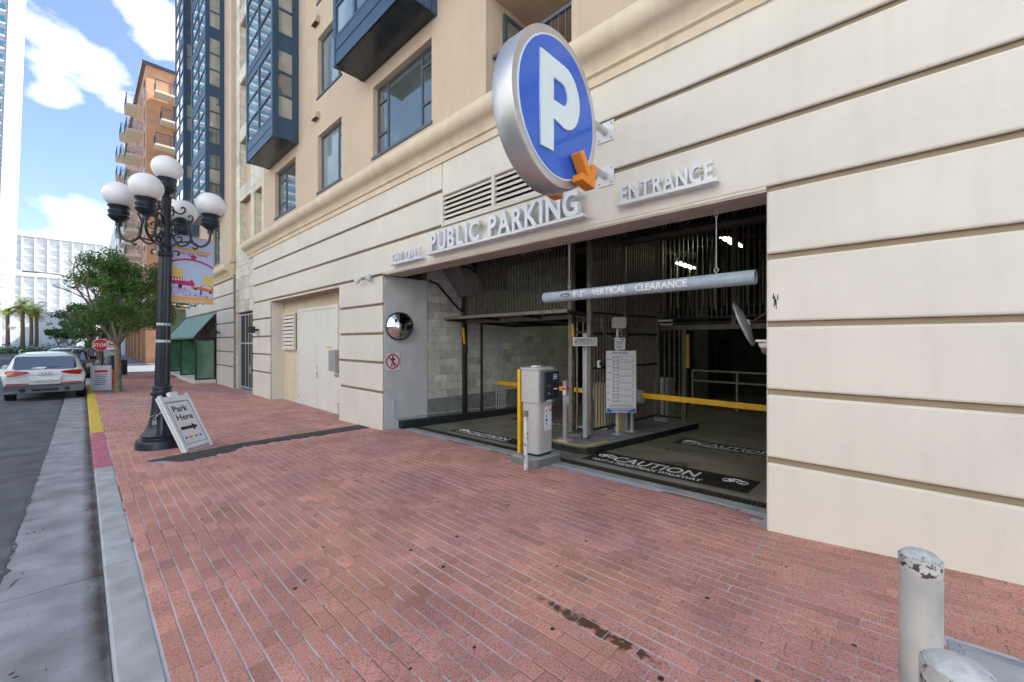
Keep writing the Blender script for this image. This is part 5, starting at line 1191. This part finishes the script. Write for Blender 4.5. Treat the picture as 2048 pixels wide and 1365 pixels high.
b=MB(); b.T=Matrix.Translation((sx0,sy0,cz_))
for k in (-1.5,-.5,.5,1.5): b.tube([(k*.085+.05*math.cos(q),-.02,.955+.05*math.sin(q)) for q in [2*math.pi*i/20 for i in range(21)]],.007,6)
b.build('ring_emblem','chrome',t)
rpoly([(-.60,-.02,.765),(-.50,-.02,.765),(-.50,-.015,.79),(-.60,-.015,.79)],'chrome','model_badge',.004); rpoly([(.50,-.02,.74),(.60,-.02,.74),(.60,-.015,.765),(.50,-.015,.765)],'chrome','model_badge',.004)
b=MB(); b.T=Matrix.Translation((sx0,sy0,cz_)); b.tube([(-.02,.07,1.12),(.1,.12,1.17),(.35,.14,1.19)],.012,5); b.build('wiper','black',t)
for s_ in (-1,1):
    b=MB(); b.add([Rz(*p) for p in ((s_*.935,.65,1.08),(s_*.93,3.6,1.06),(s_*.80,2.95,1.58),(s_*.79,.95,1.60))],[(0,1,2,3)]); b.build('side_window','cglass',t)
def simplecar(x,y,paint,label,L=4.7,H=1.5,rot=0):
    z=roadz(y); t,hw=car_body(None,x,y,z,1.85,L,H,paint,label)
    k=H/1.72
    b=MB(); b.T=Matrix.Translation((x,y,z)); b.add([(-.66,.06,1.10*k),(.66,.06,1.10*k),(.58,.42,1.56*k),(-.58,.42,1.56*k)],[(0,1,2,3)]); b.build('rear_window','cglass',t)
    for s_ in (-1,1):
        b=MB(); b.T=Matrix.Translation((x,y,z)); b.box(s_*.80-.09,s_*.80+.09,-.02,.06,.85*k,1.02*k); b.build('tail_lamp','tail',t)
        b=MB(); b.T=Matrix.Translation((x,y,z)); b.add([(s_*.93,.6,1.07*k),(s_*.92,3.4,1.05*k),(s_*.78,2.8,1.58*k),(s_*.78,.9,1.6*k)],[(0,1,2,3)]); b.build('side_window','cglass',t)
    return t
simplecar(-.55,31.0,'card','dark car parked ahead of the white SUV',4.7,1.78)
simplecar(-.45,62,'card','distant black car parked beyond the crossing',4.8,1.6)
simplecar(-.5,72,'carl','far silver car parked beyond the black one',4.6,1.5)
def sidecar(x,y,paint,label):
    t=simplecar(0,0,paint,label,4.7,1.65)
    for o in [t]: pass
    t.location=(x,y,roadz(y)); t.rotation_euler=(0,0,math.radians(68))
    for ch in t.children:
        pass
    return t
sidecar(-5.2,41,'carl','silver SUV turning across the street beyond the crossing')
# hi-vis pedestrian far left
def person(x,y,z,label,top,legs,h=1.75):
    t=thing('person',label,'person',(x,y,z)); s=h/1.75
    me=bpy.data.meshes.new('body'); J=[(0,0,.95),(0,0,1.2),(0,0,1.42),(0,0,1.52),(0,-.01,1.64),(.2,0,1.40),(.26,.03,1.12),(.24,-.05,.90),(-.2,0,1.40),(-.26,.0,1.12),(-.25,-.08,.90),(.1,0,.90),(.12,-.04,.5),(.12,.06,.06),(.12,-.1,.03),(-.1,0,.90),(-.12,.05,.5),(-.12,.18,.08),(-.12,.04,.03)]
    E=[(0,1),(1,2),(2,3),(3,4),(2,5),(5,6),(6,7),(2,8),(8,9),(9,10),(0,11),(11,12),(12,13),(13,14),(0,15),(15,16),(16,17),(17,18)]
    Rd=[.15,.15,.14,.06,.11,.07,.05,.04,.07,.05,.04,.10,.07,.05,.05,.10,.07,.05,.05]
    me.from_pydata([(x+a*s,y+b*s,z+c*s) for a,b,c in J],E,[]); me.materials.append(M[legs])
    o=link('body',me,t); me.skin_vertices.new() if hasattr(me.skin_vertices,'new') else None
    m=o.modifiers.new('skin','SKIN')
    if me.skin_vertices:
        for i,r in enumerate(Rd): me.skin_vertices[0].data[i].radius=(r*s,r*s)
        me.skin_vertices[0].data[0].use_root=True
    o.modifiers.new('sub','SUBSURF').levels=1
    MB().lathe([(.16*s,0),(.20*s,.1*s),(.21*s,.35*s),(.17*s,.5*s),(.07*s,.53*s)],(x,y,z+.95*s),16).build('vest',top,t,smooth=True)
    MB().lathe([(.05,-.12*s),(.1*s,-.05*s),(.11*s,.03*s),(.07*s,.11*s),(.01,.13*s)],(x,y,z+1.66*s),14).build('cap','cloth',t,smooth=True)
person(-6.0,44.5,roadz(44)+.03,'person in a yellow green high visibility vest at the far left of the street','hivis','cloth')
# ================================================================= TREES
def leafcloud(clumps,m,parent,nleaf,ls,seed,name='crown',droop=0):
    r=random.Random(seed); b=MB()
    tot=sum(c[3]**2 for c in clumps)
    for c in clumps:
        k=int(nleaf*c[3]**2/tot)
        for i in range(k):
            v=Vector((r.gauss(0,1),r.gauss(0,1),r.gauss(0,1))).normalized()*(c[3]*(r.random()**.45))
            p=Vector(c[:3])+Vector((v.x,v.y,v.z*.8)); s=ls*r.uniform(.6,1.35)
            a=Vector((r.gauss(0,1),r.gauss(0,1),r.gauss(0,.6))).normalized(); n=a.cross(Vector((r.gauss(0,1),r.gauss(0,1),r.gauss(0,1)))).normalized()
            b.add([p-a*s*.5,p+n*s*.30,p+a*s*.55,p-n*s*.30],[(0,1,2,3)])
    o=b.build(name,m,parent); return o
def limbs(b,p,d,L,r,depth,rn,ends):
    q=p+d*L; b.tube([p,p+d*L*.5+Vector((rn.uniform(-.04,.04),rn.uniform(-.04,.04),0))*L,q],[r,r*.85,r*.7],8)
    if depth==0: ends.append(q); return
    for k in range(rn.choice((2,3))):
        nd=(d+Vector((rn.gauss(0,.42),rn.gauss(0,.42),rn.uniform(0,.25)))).normalized(); limbs(b,q,nd,L*rn.uniform(.62,.85),r*.62,depth-1,rn,ends)
def tree(x,y,z,label,h,cr,seed,nl,ls,lean=0,ccz=None,m='leaf',group='street trees on the pavement',tr=.13,cx=0,zsc=1.0,nclump=70):
    t=thing('street_tree',label,'tree',(x,y,z),group); rn=random.Random(seed); b=MB(); ends=[]
    p=Vector((x,y,z)); q=p+Vector((.10*lean,0,h*.30)); b.tube([p-Vector((0,0,.1)),p+Vector((0,0,.06)),p+Vector((0.02,0,.4)),q],[tr*1.25,tr*1.05,tr*.9,tr*.8],12)
    for k in range(4):
        a=k*1.6+rn.random(); d=Vector((math.cos(a)*.55,math.sin(a)*.55,1)).normalized(); limbs(b,q,d,h*.22,tr*.55,3,rn,ends)
    b.build('trunk','bark',t,smooth=True)
    c=Vector((x+cx,y,z+(ccz or h*.62))); cl=[]
    for e in ends:
        if (e-c).length<cr*1.15: cl.append((*e,cr*.24))
    for i in range(nclump):
        v=Vector((rn.gauss(0,1),rn.gauss(0,1),rn.gauss(0,1))).normalized()*cr*rn.uniform(.45,1.0); v.z*=zsc
        if v.z<-cr*.55 and rn.random()<.7: continue
        cl.append((c.x+v.x,c.y+v.y,c.z+v.z,cr*rn.uniform(.11,.25)))
    leafcloud(cl,m,t,nl,ls,seed+1)
tree(.95,22.3,gz(.95,22.3),'nearest leafy green street tree on the brick pavement beside the lamp',6.0,1.80,5,20000,.095,ccz=3.40,tr=.12,cx=.42,zsc=1.05,nclump=80)
tree(.6,32.0,-.12,'second street tree behind the nearest one, near the stop sign',4.6,1.3,8,6000,.16,ccz=2.9,cx=.25,nclump=60)
tree(.6,54,-.12,'street tree beyond the crossing on the right pavement',6,2.2,9,4500,.22,ccz=3.6)
tree(.6,70,-.12,'farthest street tree on the right pavement beyond the crossing',6,2.3,10,3500,.25,ccz=3.4)
def palm(x,y,z,h,label,seed,R=2.6):
    t=thing('palm_tree',label,'palm tree',(x,y,z),'tall palms at the end of the street'); rn=random.Random(seed)
    b=MB(); b.tube([(x,y,z),(x+.05,y,z+h*.5),(x,y,z+h-.3),(x,y,z+h)],[.32,.26,.26,.34],10); b.build('trunk','palmbark',t,smooth=True)
    b=MB(); top=Vector((x,y,z+h))
    for k in range(46):
        a=rn.uniform(0,6.283); el=math.radians(rn.uniform(-25,75)); L=R*rn.uniform(.8,1.1); d=Vector((math.cos(a)*math.cos(el),math.sin(a)*math.cos(el),math.sin(el)))
        pts=[]; p=top.copy(); v=d.copy()
        for i in range(8): pts.append(p.copy()); p+=v*L/7; v=(v+Vector((0,0,-.20))).normalized()
        for i in range(7):
            p0,p1=pts[i],pts[i+1]; f=(p1-p0).normalized(); sd=f.cross(Vector((0,0,1))).normalized(); w=.42*math.sin(math.pi*(i+1)/8.5)+.08
            for s_ in (-1,1):
                for j in (0,.33,.66):
                    q0=p0.lerp(p1,j); q1=p0.lerp(p1,j+.16); b.add([q0,q1,q1+sd*s_*w+f*.22-Vector((0,0,.16))],[(0,1,2)])
    b.build('crown','leaf2',t)
    b=MB()
    for k in range(8):
        a=rn.uniform(0,6.283); b.lathe([(.05,0),(.2,-.25),(.14,-.5),(.03,-.65)],(x+.45*math.cos(a),y+.45*math.sin(a),z+h-.35),8)
    b.build('fruit_cluster','fruit',t)
for i,(x,y,h,l) in enumerate(((-9.6,120,8.0,'left palm of the group at the end of the street'),(-7.3,112,8.2,'tallest middle palm of the group at the end of the street'),(-7.2,128,8.4,'palm close behind the middle one at the end of the street'),(-6.2,122,7.6,'right palm of the group at the end of the street'))): palm(x,y,-.3,h,l,20+i,2.9)
# ================================================================= FAR STREET
tree(-3.2,118,-.3,'small bright tree right of the palms',5,1.9,31,2600,.3,ccz=4.2,m='bushleaf',group='planting at the end of the street',nclump=30)
tree(-1.5,100,-.3,'low yellowish green tree near the far kerb',4,1.8,32,2600,.28,ccz=2.8,m='bushleaf',group='planting at the end of the street',nclump=30)
tree(-10.6,92,-.3,'rounded light green tree at the far left edge',3.4,1.9,33,3200,.28,ccz=2.2,m='bushleaf',group='planting at the end of the street',nclump=40)
rg=random.Random(6); b=MB()
for i in range(2600):
    x=rg.uniform(-16,1.5); y=rg.uniform(104,112); z=-.3+abs(rg.gauss(0,.55)); s=.4; a=Vector((rg.gauss(0,1),rg.gauss(0,1),rg.gauss(0,1))).normalized()*s; n=a.cross(Vector((rg.gauss(0,1),rg.gauss(0,1),1))).normalized()*s*.5
    b.add([(x,y,z),Vector((x,y,z))+a,Vector((x,y,z))+a+n],[(0,1,2)])
tag(b.build('verge_planting','bushleaf'),'low green planting across the end of the street','planting',kind='stuff')
# low pale railing wall beyond the street end
tag(MB().box(-40,30,116,116.4,-.4,.9).build('low_wall','farw'),'low pale wall across the end of the street','wall')
# far white grid building
t=thing('office_block','very pale gridded office block at the end of the street','building',(-30,230,0))
MB().box(-45,7,240,270,-1,42).build('wall','farg',t)
g=MB(); 
for k in range(17): g.box(-45.2+k*3.25,-44.6+k*3.25,239.4,240,-1,42.0)
for k in range(14): g.box(-45,7,239.6,239.99,k*3.1,k*3.1+.9)
g.build('grid','farw',t); MB().box(-45,7,239.3,240,41.5,43.5).box(-45,7,239.3,240,26.5,28.5).build('band','farw',t)
# podium buildings low
t=thing('low_building','pale low building behind the palms','building',(-10,150,0)); MB().box(-26,-1,150,170,-1,9).build('wall','farw',t)
for i in range(8):
    for j in range(2): MB().box(-24+i*2.9,-22.2+i*2.9,149.9,149.99,1.2+j*4,3.6+j*4).build('window','farg',t)
# blue glass tower far left
t=thing('glass_tower','tall white and blue tower with scalloped balcony edge at the far left','tower',(-22,120,0))
TX=-11.7; TY=150
b=MB(); b.prism([(-60,-1),(TX-1.5,-1),(TX+2.0,140),(-60,140)],((0,TY,0),(1,0,0),(0,0,1)),(0,25,0)); b.build('wall','towerw',t)
b=MB(); b.prism([(TX-2.2,-1),(TX-1.4,-1),(TX+2.2,140),(TX+1.4,140)],((0,TY-.4,0),(1,0,0),(0,0,1)),(0,24,0)); b.build('edge_fin','towerl',t)
for k in range(3,46):
    z=3+k*2.9; xr=TX-1.5+3.6*z/140
    MB().box(-45,xr-1.2,TY-.08,TY-.01,z,z+1.3).build('window_band','towerg',t)
    o=MB().box(-45,xr-1.0,TY-.5,TY-.02,z-.5,z-.2).build('balcony','towerl',t)
    MB().tube([(xr+.15+.0,TY-.3,z+2.7),(xr+.7,TY-.3,z+2.4),(xr+.9,TY-.3,z+1.5),(xr+.6,TY-.3,z+.4),(xr+.2,TY-.3,z)],.16,6).build('scallop','steel',t)
j=MB()
for k in range(130): z=2+k*1.02; xr=TX-2.7+3.6*z/140; j.box(xr-1.8,xr+1.1,TY-.03,TY-.005,z,z+.10)
for q in (0,.9,1.8): j.prism([(TX-5.2+q,0),(TX-5.12+q,0),(TX-1.52+q,140),(TX-1.6+q,140)],((0,TY-.03,0),(1,0,0),(0,0,1)),(0,.02,0))
j.build('panel_joints','farg',t)
# orange building beyond the crossing
t=thing('orange_building','orange and salmon apartment block with steel balconies beyond the crossing','building',(4.65,58,0))
MB().box(4.65,30,58,89,5.4,31.2).build('wall','obrick2',t); MB().box(4.66,30,57.9,58.0,5.4,31.2).build('end_wall','obrick',t)
MB().box(4.3,30,57.7,89,31.2,31.5).build('roof','card',t); MB().box(6.5,30,60,88,-1,5.4).build('ground_wall','obrick2',t)
for k in range(7):
    y=58+k*4.9; MB().box(4.65,5.8,y,y+1.2,-1,5.4).build('pillar','obrick',t)
MB().box(8.6,10.0,58,59.2,-1,5.4).build('pillar','obrick',t); MB().box(5.8,30,59.3,59.5,-1,5.4).build('shop_window','ggreen',t)
for n in range(9):
    z=5.9+2.78*n
    # end face recesses with balconies
    w=MB().box(6.9,16,57.86,57.895,z,z+2.3).build('window','glassC',t); f=MB(); 
    for k in range(5): f.box(6.9+k*1.15,7.0+k*1.15,57.8,57.859,z,z+2.3)
    f.box(6.9,16,57.8,57.859,z+2.2,z+2.3); f.build('frame','blue',w)
    x0=5.2 if n%2==0 else 5.7
    s_=MB().box(x0,15,56.2,57.85,z-.22,z-.02).build('balcony','slab',t); r=MB()
    for q in range(6): r.box(x0+.03,15,56.24,56.27,z+.15+q*.16,z+.18+q*.16); r.box(x0+.03,x0+.06,56.27,57.8,z+.15+q*.16,z+.18+q*.16)
    for q in range(8): r.box(x0+.02+q*1.2,x0+.07+q*1.2,56.2,56.24,z-.1,z+1.1)
    r.box(x0,15,56.2,56.28,z+1.08,z+1.14); r.build('railing','blue',s_)
    for yk in (61.5,70.5,79.5):
        s_=MB().box(3.3,4.64,yk,yk+3.2,z-.22,z-.02).build('balcony','slab',t); r=MB()
        for q in range(6): r.box(3.32,3.35,yk,yk+3.2,z+.15+q*.16,z+.18+q*.16); r.box(3.35,4.6,yk,yk+.03,z+.15+q*.16,z+.18+q*.16)
        r.box(3.3,3.36,yk,yk+3.2,z+1.05,z+1.12)
        for q in range(4): r.box(3.3,3.34,yk+q*1.05,yk+q*1.05+.04,z,z+1.1)
        r.build('railing','blue',s_)
    for yk in (59,66,68.2,75,84.5): 
        MB().box(4.60,4.645,yk,yk+1.0,z+.1,z+1.9).build('window','glassA',t)
t=thing('grey_building','pale grey block behind the orange building','building',(4,100,0)); MB().box(4.0,30,77.5,150,-1,23).build('wall','farw',t)
for n in range(8):
    for k in range(9): MB().box(3.94,3.99,79+k*6,82+k*6,1.5+n*3.2,3.3+n*3.2).build('window','farg',t)
ob=bpy.data.objects['orange_building']; ob.location=(4.65*.84,58*.84,.299); ob.scale=(.84,.84,.84)
# building across the street, outside the frame, seen in reflections only
t=thing('opposite_building','pale building across the street reflected in the windows','building',(-15,0,0))
MB().box(-30,-13.2,-40,30,-1,21).build('wall','farw',t)
for n in range(5):
    for k in range(14): MB().box(-13.19,-13.12,-38+k*4.8,-35.4+k*4.8,2+n*3.8,4.3+n*3.8).build('window','glassC',t)
# ================================================================= STREET FURNITURE
def octa(c,r,y,th): return [(c[0]+r*math.cos(math.radians(22.5+45*i)),c[1]+r*math.sin(math.radians(22.5+45*i))) for i in range(8)]

t=thing('stop_sign','red octagonal STOP sign on a dark post behind the tree','sign',(.62,28,-.12))
MB().cyl((.66,28.1,-.2),(.66,28.1,1.95),.04,n=10).build('post','black',t)
o=MB(); o.prism(octa((.60,1.68),.31,0,0),((0,28,0),(1,0,0),(0,0,1)),(0,.03,0)); o.build('white_rim','poster',t); o=MB(); o.prism(octa((.60,1.68),.285,0,0),((0,27.985,0),(1,0,0),(0,0,1)),(0,.012,0)); o.build('red_face','red',t)
text('STOP',(.355,27.984,1.60),(1,0,0),(0,0,1),.22,.002,'poster',t,bold=.005,sx=.86)
t=thing('no_turn_sign','white no turning sign with red circle above a small plaque','sign',(1.0,27.6,1.7))
MB().box(.80,1.12,27.5,27.53,1.44,1.87).build('plate','poster',t,.01); b=MB(); b.tube([(.96+.125*math.cos(q),27.495,1.70+.125*math.sin(q)) for q in [2*math.pi*i/24 for i in range(25)]],.018,5); b.bar((.87,27.49,1.79),(1.05,27.49,1.61),.01,.028); b.build('red_ring','red',t); MB().box(.90,1.02,27.492,27.498,1.66,1.73).build('car_symbol','ink',t)
MB().box(.78,1.14,27.5,27.53,1.17,1.38).build('plaque','machs',t); MB().cyl((1.02,27.7,-.2),(1.02,27.7,2.9),.11,n=12).build('post','black',t)
def meter(x,y,lab):
    t=thing('parking_meter',lab,'parking meter',(x,y,gz(x,y))); z=gz(x,y)
    z-=.28; MB().cyl((x,y,z),(x,y,z+1.0),.035,n=10).build('post','black',t); MB().box(x-.13,x+.13,y-.07,y+.07,z+.98,z+1.12).build('yoke','machg',t,.02)
    for s_ in (-1,1): MB().lathe([(.06,0),(.10,.06),(.105,.24),(.08,.33),(.03,.37)],(x+s_*.13,y,z+1.08),14).build('meter_head','machg',t,smooth=True); MB().box(x+s_*.13-.05,x+s_*.13+.05,y-.115,y-.10,z+1.24,z+1.36).build('display','glassC',t)
meter(.62,25.6,'twin head parking meter behind the small white sandwich board')
t=thing('sandwich_board','small white sandwich board with red heading standing by the tree','sign board',(.55,23.6,-.1)); z=gz(.5,23.6)
for k,(ya,yb) in enumerate(((23.30,23.62),(23.98,23.66))):
    b=MB(); b.add([(x,y,zz) for x in (.22,.82) for (y,zz) in ((ya,z),(yb,z+.98),(ya+.03,z),(yb+.03,z+.98))],[(0,1,5,4),(2,6,7,3),(0,2,3,1),(4,5,7,6),(1,3,7,5),(0,4,6,2)]); b.build('leaf','aboard',t)
pp=lambda x,h,k: (x,23.30+.32*h/.98-k,z+h)
b=MB(); b.add([pp(.28,.10,.004),pp(.76,.10,.004),pp(.76,.86,.004),pp(.28,.86,.004)],[(0,1,2,3)]); b.build('poster','poster',t)
b=MB(); b.add([pp(.33,.70,.007),pp(.71,.70,.007),pp(.71,.80,.007),pp(.33,.80,.007)],[(0,1,2,3)]); b.build('red_heading','red',t)
b=MB()
for k in range(6): b.add([pp(.33,.60-k*.075,.007),pp(.70-.03*(k%3),.60-k*.075,.007),pp(.70-.03*(k%3),.625-k*.075,.007),pp(.33,.625-k*.075,.007)],[(0,1,2,3)])
b.build('printed_lines','greyink',t)
t=thing('traffic_cone','orange and white cone beside the tree trunk','traffic cone',(.82,24.2,-.1)); MB().lathe([(.16,0),(.05,.75),(.03,.8)],(.86,24.3,z),16).build('cone','cone',t,smooth=True); MB().lathe([(.115,.3),(.08,.5)],(.86,24.3,z),16).build('white_band','poster',t,smooth=True)
t=thing('litter_bin','dark framed public bin with pale panel by the kerb','litter bin',(.35,33.5,-.12)); MB().box(.1,.75,33.6,34.2,-.2,1.0).build('frame','black',t,.03); MB().box(.17,.68,33.55,33.59,-.05,.85).build('panel','machs',t)
tag(MB().box(1.5,1.85,33.4,33.75,-.2,.75).build('planter_box','black',None,.03),'small black planter box right of the dark pole','planter')
t=thing('street_light','tall road light with curved arm over the street behind the tree','street light',(1.0,34,-.2))
MB().tube([(.9,34.2,-.2),(.9,34.2,4.6),(.6,34.2,5.1),(0,34.2,5.35),(-.9,34.2,5.6),(-1.7,34.2,5.65)],[.09,.07,.05,.045,.04,.04],8).build('pole','steel',t,smooth=True); MB().box(-2.25,-1.65,34.1,34.35,5.6,5.68).build('lamp_head','machs',t,.03)
# tree pit, tactile strip and paving marks
b=MB(); gbox(b,.56,1.24,21.92,23.18,-.03,.003); t=tag(b.build('tree_pit_grate','tree_iron'),'flat iron grate round the nearest tree trunk','tree grate')
t=thing('slot_drain','row of grey slotted drain plates across the brick pavement','drain',(1.6,19.7,-.12)); 
for k in range(22): gbox(MB(),.55+k*.16,.66+k*.16,19.35,19.75,-.02,.006).build('plate','tactile',t)
t=thing('paving_lights','grey grille strips set in the brick pavement','grille',(1.2,17.6,-.12)); 
for k,y in enumerate((16.4,17.2,18.0)): gbox(MB(),.70,1.75,y,y+.22,-.02,.005).build('strip','gutter',t)
# crosswalk bars at the crossing and centre line
for k in range(7): tag(MB().box(-8.6+k*1.25,-8.0+k*1.25,35.2,37.4,-.27,-.255).build('crossing_bar','roadpaint'),kind='structure')
tag(MB().box(-3.0,-2.88,12,17,-.3,-.155).build('bay_line','roadpaint'),kind='structure')
# gum spots and litter on the paving
rg=random.Random(12); b=MB()
for i in range(90):
    x=rg.uniform(.4,4.9); y=rg.uniform(.1,9); r_=rg.uniform(.006,.018); n=9; b.add([(x+r_*(1+.25*rg.random())*math.cos(k*2*math.pi/n),y+r_*(1+.25*rg.random())*math.sin(k*2*math.pi/n),gz(x,y)+.0022) for k in range(n)],[tuple(range(n))])
tag(b.build('gum_spots','black'),'scattered dark gum spots on the brick pavement','gum spots',kind='stuff')
b=MB()
for i in range(260):
    y=rg.uniform(.3,12); x=rg.choice((rg.gauss(.07,.02),rg.uniform(-.5,.1))) if rg.random()<.8 else rg.uniform(-1.5,.1); s=rg.uniform(.006,.02); a=rg.uniform(0,6.28); zz=max(roadz(y)+.006,0-9)
    b.add([(x+s*math.cos(a),y+s*math.sin(a),zz+.004),(x-s*.4*math.sin(a),y+s*.4*math.cos(a),zz+.007),(x-s*math.cos(a),y-s*math.sin(a),zz+.004),(x+s*.4*math.sin(a),y-s*.4*math.cos(a),zz+.002)],[(0,1,2,3)])
tag(b.build('gutter_litter','rust'),'dry leaf bits and grit along the gutter','litter',kind='stuff')
